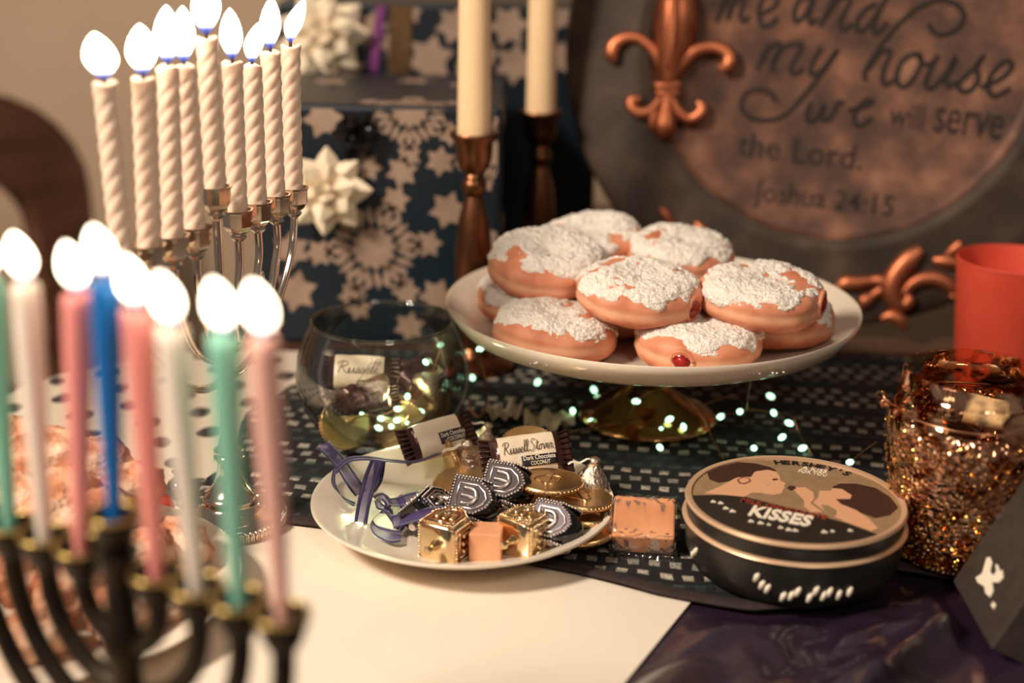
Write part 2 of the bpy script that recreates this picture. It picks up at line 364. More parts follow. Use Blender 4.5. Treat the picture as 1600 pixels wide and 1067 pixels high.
# cloths
def inside_round(x, y, x0=TX0, x1=TX1, y0=TY0, y1=TY1, r=TR):
    dx = max(x0+r-x, x-(x1-r), 0); dy = max(y0+r-y, y-(y1-r), 0); return dx*dx+dy*dy <= r*r
poly = rounded(TX0-.002, .10, TY0+.02, TY1+.001, TR)
o = MB().prism(poly, -.0040, -.0028).build('patterned_tablecloth', 'pale_cloth', angle=30)
tag(o, 'cream tablecloth with dark lens-shaped spots on the left of the table', 'tablecloth')

A = [P(436, 812), P(1086, 931), P(960, 1085)]
pp = [(-.30, .80), (-.131, .752), (A[1].x, A[1].y+.0), (.052, .575), (-.05, .42), (-.36, .42), (-.36, .80)]
def paper_z(x, y): return -.0006+.0008*nz((x, y, 0), 12)
mb = MB(); mb.prism([(x, y) for x, y in pp], -.0010, -.0004)
o = mb.build('paper_sheet', 'white_paper', smooth=False); tag(o, 'plain white paper sheet spread under the plates at the front', 'paper')

# scarf: its front hem runs behind the paper's upper edge
hem = [(-.42, .815), (-.34, .81), (-.215, .80), (-.175, .765), (-.131, .748), (-.06, .728), (.036, .690), (.075, .668), (.124, .650), (.16, .655), (.20, .70), (.26, .68), (.34, .66), (.45, .66)]
hx = [p[0] for p in hem]
def hem_y(x):
    for a, b in zip(hem, hem[1:]):
        if a[0] <= x <= b[0]: return a[1]+(b[1]-a[1])*(x-a[0])/(b[0]-a[0])
    return hem[-1][1]
SATIN_FOLDS = [(.045, .583, .195, .655, .0035, .0050), (.160, .560, .225, .640, .0040, .0080), (.165, .618, .205, .636, .003, .0050), (.11, .555, .20, .575, .004, .006), (.10, .640, .16, .632, .004, .003)]
def satin(u, v):
    x = -.06+.80*u; y = .20+.50*v; z = -.0020
    f = max(0, min(1, (x-(.10+.55*(y-.665)))/.03))*max(0, min(1, (hem_y(x)-.008-y)/.03))*max(0, min(1, (.229-x)/.012))
    q = x*.75-y*.65; r = x*.5+y*.8
    z += f*(.0040+.0045*sin(q*95+2*nz((x, y, 0), 9))+.0120*max(0, nz((q*3, r, 0), 14, 2))+.005*nz((q*2, r, 0), 22, 4)+.0025*nz((x, y, 0), 60, 5))
    for (ax, ay, bx, by, wd, hh) in SATIN_FOLDS:
        dx, dy = bx-ax, by-ay; L2 = dx*dx+dy*dy; t_ = max(0, min(1, ((x-ax)*dx+(y-ay)*dy)/L2)); d_ = math.hypot(x-ax-t_*dx, y-ay-t_*dy+.002*sin(t_*9)); z += f*hh*math.exp(-(d_/wd)**2)*sin(pi*min(1, .15+t_*.85))**.5
    return (x, y, max(z, -.0026))
o = MB().grid(300, 190, satin, thick=.0009).build('satin_cloth', 'purple_satin', angle=180)
tag(o, 'dark purple satin cloth lying creased at the front right corner of the table', 'cloth')

def scarf_left(y): return -.215+.06*(y-.8)/.26+ .01*sin(y*40)
def scarf(u, v):
    xl = -.200+.055*v+.010*sin(v*9); x = xl+(.56-xl)*u; y0 = hem_y(x); y = y0+(1.06-y0)*v
    z = .0016+.0010*nz((x, y, 0), 25)+.0008*nz((x, y, 0), 70, 3)
    e = min(1, (v*(1.06-y0))/.02); 
    return (x, y, z)
scf = thing('woven_scarf', 'black woven scarf with pale and teal dashes under the cake stand', 'scarf', (.1, .85, 0))
MB().grid(160, 90, scarf, thick=.0014).build('weave', 'woven_scarf', scf, world=True, angle=180)
def hemfn(u, v):
    x = -.19+.74*u; y = hem_y(x)-.004+.010*v; return (x, y, .0026+.0006*sin(u*60)+.0006*sin(v*pi))
MB().grid(150, 4, hemfn, thick=.0012).build('hem', 'scarf_hem', scf, world=True, angle=180)

# chair behind the table
T = thing('wooden_chair', 'dark wooden chair with arched back standing behind the table on the left', 'chair', (-.648, 1.62, -.77), 248)
def arch(w, top, bot, n=14): return [(-w, bot)]+[(w*cos(pi-pi*k/n), (top-w*.75)+w*.75*sin(pi-pi*k/n)) for k in range(n+1)]+[(w, bot)]
def cutout():
    outer = arch(.20, .885, .42); inner = arch(.115, .785, .42)
    vs = []; fs = []
    for (x, z) in outer: vs.append((x, -.012+.5*x*x, z))
    for (x, z) in inner: vs.append((x, -.012+.5*x*x, z))
    N = len(outer)
    vs += [(x, y+.024, z) for x, y, z in vs]
    M_ = 2*N
    for i in range(N-1):
        fs += [(i, i+1, N+i+1, N+i), (M_+i, M_+N+i, M_+N+i+1, M_+i+1), (i, M_+i, M_+i+1, i+1), (N+i, N+i+1, M_+N+i+1, M_+N+i)]
    fs += [(0, N, M_+N, M_), (N-1, M_+N-1, M_+2*N-1, 2*N-1)]
    return MB().add(vs, fs)
cutout().build('backrest', 'chair_wood', T, angle=30)
MB().prism(rounded(-.21, .21, -.42, .02, .06), .41, .445).build('seat', 'chair_wood', T, angle=30)
for x in (-.17, .17):
    for y in (-.37, -.01): MB().tube([(x, y, .42), (x*1.08, y, .02)], [.02, .014], 10).build('leg', 'chair_wood', T)

# ------------------------------------------------------------------ candles and menorahs
def flame_mesh(h, r, lean=(0, 0)):
    prof = [(.0, 0), (.20, .015), (.36, .07), (.62, .17), (.86, .29), (.98, .40), (1, .47), (.93, .60), (.74, .75), (.46, .88), (.2, .96), (0, 1)]
    mb = MB(); mb.lathe([(a*r, b*h) for a, b in prof], 16, fn=lambda a, rr, _, z: (rr*cos(a)+lean[0]*(z/h)**1.6, rr*sin(a)+lean[1]*(z/h)**1.6, z)); return mb
def candle(name, label, group, base, height, r, wax, twist=True, taper=0, lean=(0, 0), fl=(.024, .0078), flean=(0, 0), lit=True, seed=0):
    """lean = horizontal offset of the top; candle leans as a whole"""
    axis = Vector((lean[0], lean[1], height)).normalized(); q = Vector((0, 0, 1)).rotation_difference(axis).to_matrix().to_4x4()
    T = thing(name, label, 'candle', M=Matrix.Translation(base) @ q, group=group)
    mb = MB(); N = 90 if twist else 24; prof = []
    for i in range(N+1):
        z = height*i/N; rr = r
        if taper: rr = r*(1-taper*max(0, 1-z/(height*.85))**1.1)
        prof.append((rr, z))
    prof = [(0, 0)]+prof+[(r*.75, height+.0008), (r*.45, height-.0008), (0, height-.001)]
    def fn(a, rr, _, z):
        k = 1
        if twist:
            env = max(0, min(1, (z-.006)/.006))*max(0, min(1, (height-.003-z)/.004))
            k = 1-.16*env*(1-abs(cos(2*(a-2*pi*z/.034+seed)))**.8) if env > 0 else 1
            if z > height-.003: k = 1.02+.05*sin(3*a+seed)
        return (rr*k*cos(a), rr*k*sin(a), z+(.0008*sin(2*a+seed) if z > height-.002 and rr > 0 else 0))
    mb.lathe(prof, 36 if twist else 20, fn=fn); mb.build('wax', wax, T, angle=70)
    MB().tube([(0, 0, height-.002), (.0002, 0, height+.004), (.0008, .0003, height+.008)], [.0012, .0009, .0006], 6).build('wick', 'wick', T)
    if lit:
        f = flame_mesh(fl[0], fl[1], flean).build('flame', 'flame', T, angle=180); f.location = (0, 0, height+.0018)
        f.rotation_euler = q.inverted().to_euler()
    return T

# rear silver menorah
MC = Vector((-.1592, .7447, 0)); MA = 1.2271; MS = .0215; MH = .1789
T = thing('silver_menorah', 'polished silver menorah with branching arms holding cream twisted candles', 'menorah', (MC.x, MC.y, .0), math.degrees(MA))
MB().lathe([(0, .0), (.030, 0), (.0305, .0015), (.0305, .0065), (.0295, .008), (.026, .0095), (.020, .0115), (.016, .0135), (.0155, .015), (.0165, .0165), (.0165, .018), (.014, .0195), (.0125, .021), (.0095, .025), (.0075, .031), (.0065, .038), (.0068, .040), (0, .040)], 40).build('base', 'silver', T, angle=60)
mb = MB()
for i in range(64):
    a = 2*pi*i/64; mb.tube([(.0306*cos(a), .0306*sin(a), .0012), (.0306*cos(a), .0306*sin(a), .0068)], .0011, 5)
mb.build('fluted_edge', 'silver', T, angle=180)
MB().lathe([(0, .039), (.0070, .039), (.0088, .0405), (.0088, .042), (.0072, .0433), (.0086, .0445), (.0086, .046), (.006, .048), (.0044, .056), (.0036, .075), (.0034, .088), (.0045, .0905), (.0052, .093), (.0038, .0955), (.0026, .10), (.0024, .178), (0, .178)], 24).build('stem', 'silver', T, angle=60)
def cup(z):
    return [(0, z-.017), (.0028, z-.017), (.0048, z-.0150), (.0036, z-.0135), (.0064, z-.0115), (.0082, z-.0085), (.0085, z-.001), (.0093, z-.0006), (.0093, z+.0008), (.0080, z+.0008), (.0076, z-.009), (0, z-.009)]
def arm_path(k, sgn):
    X = sgn*k*MS
    if k == 4: pts = [(0, .089), (sgn*.018, .088), (sgn*.042, .098), (sgn*.066, .120), (sgn*.081, .142), (X, .163)]
    elif k == 3: pts = [(sgn*.046, .100), (sgn*.053, .118), (sgn*.060, .138), (X, .150), (X, .163)]
    elif k == 2: pts = [(0, .100), (sgn*.014, .103), (sgn*.028, .115), (sgn*.037, .132), (sgn*.043, .148), (X, .163)]
    else: pts = [(sgn*.016, .1045), (sgn*.015, .120), (sgn*.0185, .136), (X, .150), (X, .163)]
    return [(x, 0, z) for x, z in smoothpath(pts, 6)]
for sgn in (-1, 1):
    for k in (1, 2, 3, 4):
        a = MB().tube(arm_path(k, sgn), .0023, 10).build('arm', 'silver', T, angle=180)
        # slender brace joining neighbouring arms
    MB().tube([(x, 0, z) for x, z in smoothpath([(sgn*.044, .138), (sgn*.050, .126), (sgn*.060, .131), (sgn*.064, .142)], 6)], .0017, 8).build('brace', 'silver', T, angle=180)
    MB().tube([(x, 0, z) for x, z in smoothpath([(sgn*.004, .140), (sgn*.010, .128), (sgn*.0175, .131), (sgn*.021, .142)], 6)], .0017, 8).build('brace', 'silver', T, angle=180)
for k in range(-4, 5):
    z = MH if k else .196
    c = MB().lathe(cup(z), 8).build('candle_cup', 'silver', T, angle=25); c.location = (k*MS, 0, 0)
pos = ['nearest the camera, on the outermost silver arm', 'second from the near end of the silver menorah', 'third from the near end of the silver menorah', 'just before the raised middle candle of the silver menorah',
       'raised tall in the middle of the silver menorah', 'just behind the raised middle candle of the silver menorah', 'third from the far end of the silver menorah', 'second from the far end of the silver menorah', 'at the far end, flame leaning right']
tops = [.2615, .2610, .2640, .2620, .2740, .2590, .2550, .2600, .2615]
leanpx = [-.0026, .003, .003, -.001, -.0005, .001, .0005, 0, .001]
fsz = [(a*1.0, b*.93) for a, b in [(.0215, .0085), (.024, .0078), (.028, .0070), (.028, .0068), (.030, .0082), (.027, .0066), (.022, .0058), (.029, .0066), (.025, .0058)]]
fln = [(-.003, 0), (0, 0), (.001, 0), (.001, 0), (.002, 0), (0, 0), (.005, 0), (.002, 0), (.009, 0)]
for i, k in enumerate(range(-4, 5)):
    z0 = (MH if k else .196)-.0088; bx = MC.x+k*MS*cos(MA); by = MC.y+k*MS*sin(MA)
    candle('twisted_candle', 'lit cream twisted candle '+pos[i], 'cream twisted candles in the silver menorah', (bx, by, z0), tops[i]-z0, .0057, 'wax_cream', True, 0, (leanpx[i], 0), fsz[i], fln[i], seed=i*1.7)

# front dark menorah
FC = Vector((-.1393, .457, 0)); FA = -.53; FS = .0187; FH = .122
T = thing('dark_menorah', 'dark bronze menorah with curved arms and brass rims in the near left corner', 'menorah', (FC.x, FC.y, -.0004), math.degrees(FA))
MB().lathe([(0, 0), (.036, 0), (.037, .003), (.034, .006), (.024, .009), (.012, .014), (.008, .022), (0, .022)], 32).build('base', 'dark_bronze', T)
MB().lathe([(0, .02), (.0075, .02), (.006, .032), (.0085, .037), (.0085, .041), (.006, .045), (.0062, .08), (.0085, .086), (.0085, .091), (.006, .096), (.006, .118), (.0085, .126), (0, .126)], 20).build('stem', 'dark_bronze', T)
for k in (1, 2, 3, 4):
    r = k*FS; zc = FH-.014
    pts = [(r*cos(a), 0, max(zc-.016*0+r*1.05*sin(a), .03)) for a in [pi+pi*i/28 for i in range(29)]]
    pts = [(-r, 0, FH-.006)]+pts+[(r, 0, FH-.006)]
    MB().tube(pts, .0042, 10).build('arm', 'dark_bronze', T, angle=180)
for k in range(-4, 5):
    z = FH if k else .1395
    prof = [(0, z-.013), (.0045, z-.013), (.0065, z-.010), (.0085, z-.004), (.0095, z-.001), (.0095, z+.0005), (.0066, z+.0005), (.0056, z-.006), (0, z-.006)]
    c = MB().lathe(prof, 16).build('candle_cup', 'dark_bronze', T); c.location = (k*FS, 0, 0)
    c2 = MB().tube([(.0092*cos(a), .0092*sin(a), z+.0005) for a in [2*pi*i/20 for i in range(21)]], .0007, 6).build('rim', 'brass_rim', c, angle=180)
fc = {-3: ('green', 'pale green', 'at the left edge of the picture'), -2: ('white', 'white', 'left of the blue candle, nearest the left edge'), -1: ('pink', 'pink', 'just left of the blue candle'), 0: ('blue', 'blue', 'in the middle of the dark menorah'),
      1: ('pink', 'pink', 'just right of the blue candle'), 2: ('white', 'white', 'between pink and green candles'), 3: ('green', 'green', 'second from the right end of the dark menorah'), 4: ('salmon', 'pale pink', 'at the right end of the dark menorah')}
toppx = {-3: (-16, 440), -2: (40, 447), -1: (121, 462), 0: (164, 440), 1: (214, 488), 2: (268, 515), 3: (350, 527), 4: (412, 532)}
for k, (wx, cn, where) in fc.items():
    bx = FC.x+k*FS*cos(FA); by = FC.y+k*FS*sin(FA); z0 = (FH if k else .1395)-.005
    tp = D(*toppx[k], by)
    candle('slim_candle', 'lit %s slim candle %s' % (cn, where), 'coloured candles in the dark menorah', (bx, by, z0), tp.z-z0, .0050, 'wax_'+wx, False, .5, (tp.x-bx, 0), (.0170, .0046), (-.0028, 0), seed=k)

# tall tapers in bronze candlesticks
def candlestick(px, py, Y, label, clabel, z0):
    p = D(px, py, Y); h = p.z-z0; s = h/.17
    T = thing('bronze_candlestick', label, 'candlestick', (p.x, Y, z0), group='bronze candlesticks')
    MB().lathe([(0, 0), (.030, 0), (.031, .003), (.028, .006), (.014, .010), (.010, .016)], 28).build('foot', 'bronze_stick', T)
    MB().lathe([(0, .012), (.0105, .014), (.0095, .022), (.0125, .045), (.0140, .070), (.0138, .085), (.0115, .108), (.0075, .122), (.0065, .1255), (0, .126)], 28).build('stem', 'bronze_stick', T)
    MB().ball((0, 0, .1325), (.0095, .0095, .0085), 20).build('knop', 'bronze_stick', T)
    MB().lathe([(0, .139), (.0075, .139), (.0065, .141), (.0110, .146), (.0130, .152), (.0138, .163), (.0178, .167), (.0182, .169), (.0175, .170), (.0135, .1690), (.0130, .160), (0, .160)], 28).build('cup', 'bronze_stick', T, angle=60)
    for c in T.children: c.scale = (1, 1, s)
    T2 = thing('taper_candle', clabel, 'candle', (p.x, Y, z0+.1605*s), group='tall ivory tapers')
    MB().lathe([(0, 0), (.0122, 0), (.0122, .01), (.0112, .12), (.0098, .215), (.006, .2225), (0, .224)], 24).build('wax', 'wax_ivory', T2, angle=60)
    MB().tube([(0, 0, .222), (.0003, 0, .232)], .0009, 6).build('wick', 'wick', T2)
candlestick(741, 206, 1.02, 'bronze candlestick between the wrapped gift and the cake stand, nearer one', 'tall ivory taper candle in the nearer bronze candlestick', .0022)
candlestick(845, 172, 1.165, 'bronze candlestick standing farther back beside the round plaque', 'tall ivory taper candle in the farther bronze candlestick', 0)

# ------------------------------------------------------------------ gifts
def star_poly(c, r, k=6, inner=.52, a0=0):
    return [(c[0]+(r if i % 2 == 0 else r*inner)*cos(a0+pi*i/k), c[1]+(r if i % 2 == 0 else r*inner)*sin(a0+pi*i/k)) for i in range(2*k)]
def ring_quad(p, q, w):
    d = Vector(q)-Vector(p); n_ = Vector((-d.y, d.x)).normalized()*w/2; p = Vector(p); q = Vector(q)
    return [tuple(p+n_), tuple(q+n_), tuple(q-n_), tuple(p-n_)]
def snowflake(c, r, a0=0):
    c = Vector(c); out = [star_poly(c, r*.40, 12, .66, a0)]
    for i in range(6):
        a = a0+pi*i/3; d = Vector((cos(a), sin(a))); e = Vector((-d.y, d.x)); f = Vector((cos(a+pi/6), sin(a+pi/6)))
        out.append(star_poly(c+d*r*.82, r*.23, 6, .60, a))
        L = lambda u, v_: c+d*(r*u)+e*(r*v_)
        for s_ in (-1, 1):
            out.append([tuple(L(.30, .02*s_)), tuple(L(.50, .20*s_)), tuple(L(.60, .13*s_)), tuple(L(.42, .02*s_))])
            out.append([tuple(L(.49, .21*s_)), tuple(L(.56, .21*s_)), tuple(L(.76, .06*s_)), tuple(L(.70, .03*s_))])
        out.append(ring_quad(L(.34, 0), L(.72, 0), r*.09))
        out.append([tuple(c+f*r*.30), tuple(c+f*r*.48+e*r*.07), tuple(c+f*r*.66), tuple(c+f*r*.48-e*r*.07)])
    return out
def clip_rect(poly, x0, x1, y0, y1):
    for ax, lim, sg in ((0, x0, 1), (0, x1, -1), (1, y0, 1), (1, y1, -1)):
        out = []
        for p, q in zip(poly, poly[1:]+poly[:1]):
            ip = sg*(p[ax]-lim) >= 0; iq = sg*(q[ax]-lim) >= 0
            if ip: out.append(p)
            if ip != iq: t_ = (lim-p[ax])/(q[ax]-p[ax]); out.append((p[0]+(q[0]-p[0])*t_, p[1]+(q[1]-p[1])*t_))
        poly = out
        if len(poly) < 3: return None
    return poly
def bow(parent, c, n_, scale, mt, rings=((9, 12), (8, 36), (6, 60), (3, 84))):
    """star bow: pointed loops in tiers; c, n_ in the parent's frame"""
    B = bpy.data.objects.new('bow', None); COL.objects.link(B); B.parent = parent
    q = Vector((0, 0, 1)).rotation_difference(Vector(n_)).to_matrix().to_4x4(); B.matrix_local = Matrix.Translation(c) @ q; XF[B.name] = Matrix.Identity(4)
    # one loop: ribbon folded to a point, hollow between its two leaves
    def loop(L, wd, h):
        vs = []; fs = []; pr = [(0, .15, 0), (.25, .75, .75), (.55, .9, 1), (.8, .5, .7), (1, .06, .1)]
        for (x, ww, hh) in pr: vs += [(x*L, -ww*wd, 0), (x*L, 0, hh*h), (x*L, ww*wd, 0), (x*L, 0, -hh*h*.35)]
        for i in range(4):
            for k in range(4): j = (k+1) % 4; fs.append((i*4+k, i*4+j, i*4+4+j, i*4+4+k))
        fs += [(3, 2, 1, 0), (16, 17, 18, 19)]; return MB().add(vs, fs)
    first = None; rr = random.Random(int(c[0]*1e4))
    for ti, (k, el) in enumerate(rings):
        for i in range(k):
            a = 360*i/k+ti*17+rr.uniform(-5, 5); f = 1-.13*ti+rr.uniform(-.05, .05)
            M_ = Matrix.Translation((0, 0, scale*.05*ti)) @ rot(a, -el, 0) @ Matrix.Diagonal((f, f, f, 1))
            if first is None: first = loop(scale, scale*.36, scale*.22).build('loop', mt, B, angle=50); first.matrix_local = M_
            else: share(first, B, M_)
    return B
def gift(label, x0, x1, Y, depth, h, z0, flakes, stars):
    T = thing('gift_box', label, 'gift box', ((x0+x1)/2, Y+depth/2, z0), group='snowflake wrapped gifts'); W = x1-x0
    MB().box((0, 0, h/2), (W, depth, h)).build('wrapped_box', 'navy_wrap', T, bevel=.004, smooth=False)
    FR = Matrix.Translation((0, -depth/2, 0)) @ Matrix.Rotation(pi/2, 4, 'X')       # front face: (x, z) -> world
    TP = Matrix.Translation((0, -depth/2, h)); rr = random.Random(3)
    def put(polys, faces):                       # one printed motif, running on over an edge where it meets one
        mb = MB()
        for F_, r_, (dx, dy) in faces:
            for p in polys:
                k = clip_rect([(x-dx, y-dy) for x, y in p], *r_)
                if k: mb.prism(k, 0, .0004, F_)
        if mb.f: mb.build('snowflake_print', 'snow_print', T, smooth=False)
    fr = (FR, (-W/2+.003, W/2-.003, .003, h-.003), (0, 0)); tp_ = (TP, (-W/2+.003, W/2-.003, .003, depth-.003), (0, h))
    for (c, r, a0) in flakes: put(snowflake(c, r, a0), (fr, tp_))
    for (c, r, a0) in stars: put([star_poly(c, r*.82, 6, .60, a0)], (fr,))
    for i in range(5): put([star_poly((rr.uniform(-W/2, W/2), h+rr.uniform(.06, depth)), .016, 6, .58, rr.random())], (tp_,))
    for sx in (-1, 1):
        SM = Matrix.Translation((sx*W/2, 0, 0)) @ Matrix.Rotation(sx*pi/2, 4, 'Z') @ Matrix.Rotation(pi/2, 4, 'X')
        for i in range(7): put([star_poly((rr.uniform(-depth/2, depth/2), rr.uniform(.01, h)), .018, 6, .58, rr.random())], ((SM, (-depth/2+.003, depth/2-.003, .003, h-.003), (0, 0)),))
    return T
G1Y, G1X0, G1X1 = 1.078, -.200, -.010; g1c = (G1X0+G1X1)/2
def g1(px, py): p = D(px, py, G1Y); return (p.x-g1c, p.z)
h1 = D(620, 165, G1Y).z
G1 = gift('navy snowflake gift box with cream star bow on its front, lower and nearer one', G1X0, G1X1, G1Y, .185, h1, 0,
     [(g1(584, 388), .052, .1), ((g1(640, 150)[0], h1-.002), .044, .5), (g1(770, 240), .030, .3)],
     [(g1(700, 328), .019, .2), (g1(628, 268), .016, .3), (g1(575, 262), .014, 0), (g1(688, 252), .015, .4), (g1(682, 462), .018, .1), (g1(462, 455), .022, .3), (g1(505, 185), .020, .1), (g1(430, 300), .016, .2), (g1(455, 390), .019, .5), (g1(560, 480), .014, .2), (g1(776, 375), .013, .1), (g1(420, 510), .016, .3), (g1(640, 510), .016, .3)])
c = g1(514, 296); bow(G1, (c[0], -.0925-.004, c[1]), (0, -1, .15), .035, 'pearl_ribbon', ((8, 12), (6, 42), (3, 74)))
c = g1(560, 208); bow(G1, (c[0], -.0925-.003, c[1]), (0, -1, .1), .021, 'black_ribbon', ((6, 14), (4, 55)))
G2Y, G2X0, G2X1 = 1.305, -.215, .075; g2c = (G2X0+G2X1)/2
def g2(px, py): p = D(px, py, G2Y); return (p.x-g2c, p.z)
h2 = D(690, 6, G2Y).z
G2 = gift('taller navy gift box with white star bow and magenta ribbon standing at the back', G2X0, G2X1, G2Y, .22, h2, 0, [],
     [(g2(710, 40), .022, .2), (g2(672, 92), .028, .3), (g2(795, 40), .024, .1), (g2(805, 100), .024, .4), (g2(640, 20), .014, .2), (g2(578, 45), .022, .2), (g2(880, 20), .022, .1), (g2(545, 110), .022, .4), (g2(480, 120), .022, .4), (g2(760, 85), .015, .1), (g2(730, 120), .02, .1), (g2(615, 70), .016, .1), (g2(870, 90), .02, .1)])
c = g2(508, 55); bow(G2, (c[0], -.11-.004, c[1]), (0, -1, .2), .042, 'pearl_ribbon', ((9, 12), (7, 40), (4, 70)))
def strip(a, b, w, mt, nm, dy):
    a = Vector(a); b = Vector(b); d = (b-a).normalized(); nrm = Vector((-d.y, d.x))*w/2
    MB().prism([tuple(a+nrm), tuple(b+nrm), tuple(b-nrm), tuple(a-nrm)], 0, .0012, Matrix.Translation((0, -.11-dy, 0)) @ Matrix.Rotation(pi/2, 4, 'X')).build(nm, mt, G2, smooth=False)
strip(g2(596, 8), g2(583, 112), .008, 'magenta_ribbon', 'narrow_ribbon', .0008); strip(g2(627, 8), g2(623, 125), .020, 'gold_ribbon', 'wide_ribbon', .0008)

# ------------------------------------------------------------------ plaque
YAW, LEAN, ROLLP = R_(13), R_(12), R_(3)
u0 = Vector((cos(YAW), -sin(YAW), 0)); n0 = Vector((-sin(YAW), -cos(YAW), 0)); v0 = Vector((0, 0, 1))*cos(LEAN)-n0*sin(LEAN); w0 = u0.cross(v0)
pu = u0*cos(ROLLP)-v0*sin(ROLLP); pv = v0*cos(ROLLP)+u0*sin(ROLLP); PR = .2230
PC = Vector((.249, 1.100, .012))+v0*PR*1.0+Vector((0, .010, 0))
PM = Matrix((pu, pv, w0)).transposed().to_4x4(); PM.translation = PC
def pl(px, py): 
    q = on_plane(px, py, PC, w0)-PC; return (q.dot(pu), q.dot(pv))
PQ = thing('round_plaque', 'round bronze verse plaque with copper fleur-de-lis leaning behind the doughnuts', 'plaque', M=PM)
MB().lathe([(0, -.010), (PR*.98, -.010), (PR, -.006), (PR, .002), (PR*.985, .005), (PR*.90, .006), (PR*.80, .004), (PR*.735, .0065), (PR*.715, .0065), (PR*.70, .0045), (PR*.69, .0045)], 96).build('rim', 'bronze_rim', PQ, angle=60)
MB().lathe([(PR*.69, .0045), (PR*.675, .001), (PR*.66, 0), (0, 0)], 96).build('centre_disc', 'bronze_plate', PQ, angle=60)
MB().tube([(0, .05, -.012), (0, -.12, -.09)], .006, 8).build('easel_leg', 'dark_bronze', PQ)
def stroke(mb, pts, r, z=.0004, n=6):
    q = smoothpath([pl(*p) for p in pts], n); mb.tube([(x, y, z) for x, y in q], r, 6, flat=((0, 0, 1), .35))
Z7 = lambda X, Y: (1140+X/3.478, Y/3.478)
script = [[(-70, 120), (-40, 40), (-10, -20)], [(-50, 60), (-10, -10), (10, 0), (-10, 110)], [(0, 60), (50, -15), (80, -5), (60, 80), (75, 115), (110, 90)],
 [(150, 90), (250, 30), (250, -20), (200, -30), (160, 50), (170, 130), (210, 140), (265, 95)],
 [(440, -20), (380, 0), (350, 70), (365, 118), (410, 80), (460, -20), (435, 80), (440, 130), (480, 100)], [(490, 150), (540, 40), (565, -20)], [(510, 110), (590, 0), (645, -15), (650, 20), (600, 120), (620, 162), (665, 130)],
 [(800, 20), (740, 50), (690, 120), (700, 168), (745, 150), (810, 60), (860, -30)], [(810, 60), (780, 150), (800, 182), (860, 120)],
 [(150, 380), (190, 290), (215, 235)], [(170, 330), (230, 250), (275, 240), (240, 330), (230, 388)], [(235, 340), (300, 255), (375, 238), (388, 262), (340, 350), (335, 392), (372, 396), (402, 368)],
 [(500, 258), (450, 340), (440, 392), (462, 405), (510, 370), (592, 265), (500, 400), (420, 500), (320, 610), (230, 652), (120, 642), (65, 590), (80, 520), (140, 488), (210, 500), (255, 552)],
 [(1080, 130), (1110, 175), (1160, 190), (1230, 160), (1272, 100), (1250, 40), (1180, 5), (1090, 10), (1000, 60), (900, 150), (820, 250), (760, 340), (733, 400), (742, 442)], [(750, 380), (810, 300), (852, 272), (872, 292), (840, 370), (830, 430), (850, 460), (895, 435)],
 [(1020, 288), (950, 320), (908, 400), (920, 462), (960, 467), (1010, 410), (1042, 330), (1020, 288), (1055, 350), (1110, 335)], [(1132, 298), (1080, 400), (1065, 460), (1092, 482), (1150, 430), (1232, 308), (1180, 420), (1190, 472), (1235, 440)],
 [(1225, 465), (1330, 365), (1382, 298), (1342, 370), (1352, 430), (1310, 490), (1262, 497), (1238, 465)], [(1360, 475), (1470, 430), (1530, 372), (1520, 333), (1470, 350), (1408, 430), (1410, 502), (1450, 522), (1525, 480)],
 [(440, 558), (418, 630), (440, 662), (490, 620), (512, 568), (500, 632), (530, 652), (570, 600), (588, 558), (625, 562)], [(640, 600), (700, 590), (765, 565), (770, 545), (730, 550), (685, 610), (678, 662), (712, 682), (775, 640)]]
mb = MB()
for s_ in script: stroke(mb, [Z7(*p) for p in s_], .0021)
for body, a, b in (('will', (1387, 196), (1440, 203)), ('serve', (1457, 205), (1564, 219)), ('the Lord.', (1150, 242), (1345, 266)), ('Joshua 24:15', (1176, 313), (1394, 338))):
    vs, fs = fit_text(body, pl(*a), pl(*b), height=.0195 if 'J' not in body else .0165, z=.0, thick=.0006, offset=.006); mb.add(vs, fs)
mb.build('lettering', 'engraving', PQ, smooth=False)
OS = 1.0
def orn(mb, f, pts, sc, z=.010, flat=.7, n=5):
    pts = [(*pl(*f(x, y)), r/sc*.00058*(1.2 if sc > 5 else 1)) for x, y, r in pts]; q = smoothpath(pts, n)
    mb.tube([(x, y, z) for x, y, r in q], [r for x, y, r in q], 10, flat=((0, 0, 1), flat))
Z6 = lambda X, Y: (930+X/4.444, Y/4.444)
mb = MB()
for pts in ([(520, 575, 30), (590, 470, 45), (680, 375, 45), (790, 335, 40), (890, 350, 42), (942, 410, 45), (920, 465, 48), (868, 482, 25)], [(490, 575, 30), (450, 430, 32), (385, 325, 35), (300, 270, 36), (210, 275, 40), (142, 325, 48), (132, 390, 48), (160, 432, 22)],
            [(540, 680, 25), (590, 780, 36), (660, 828, 38), (732, 800, 45), (748, 745, 36), (712, 715, 20)], [(470, 680, 25), (405, 768, 36), (320, 788, 38), (262, 745, 36), (272, 695, 30), (328, 700, 25)],
            [(510, 660, 35), (505, 760, 50), (495, 870, 78), (485, 940, 60), (478, 985, 10)], [(450, 680, 20), (415, 830, 32), (405, 890, 25), (400, 920, 5)],
            [(515, 580, 50), (525, 450, 85), (560, 300, 125), (575, 150, 140), (575, 20, 125), (560, -90, 75), (555, -190, 8)],
            [(425, 600, 25), (500, 605, 38), (602, 592, 25)], [(430, 650, 22), (500, 655, 34), (592, 648, 22)]): orn(mb, Z6, pts, 4.444)
orn(mb, Z6, [(530, 500, 10), (565, 250, 22), (570, 0, 18), (560, -120, 5)], 4.444, z=.027)
mb.build('fleur_de_lis', 'copper', PQ, angle=180)
Zs = lambda X, Y: (1280+X/5.333, 340+Y/5.333)
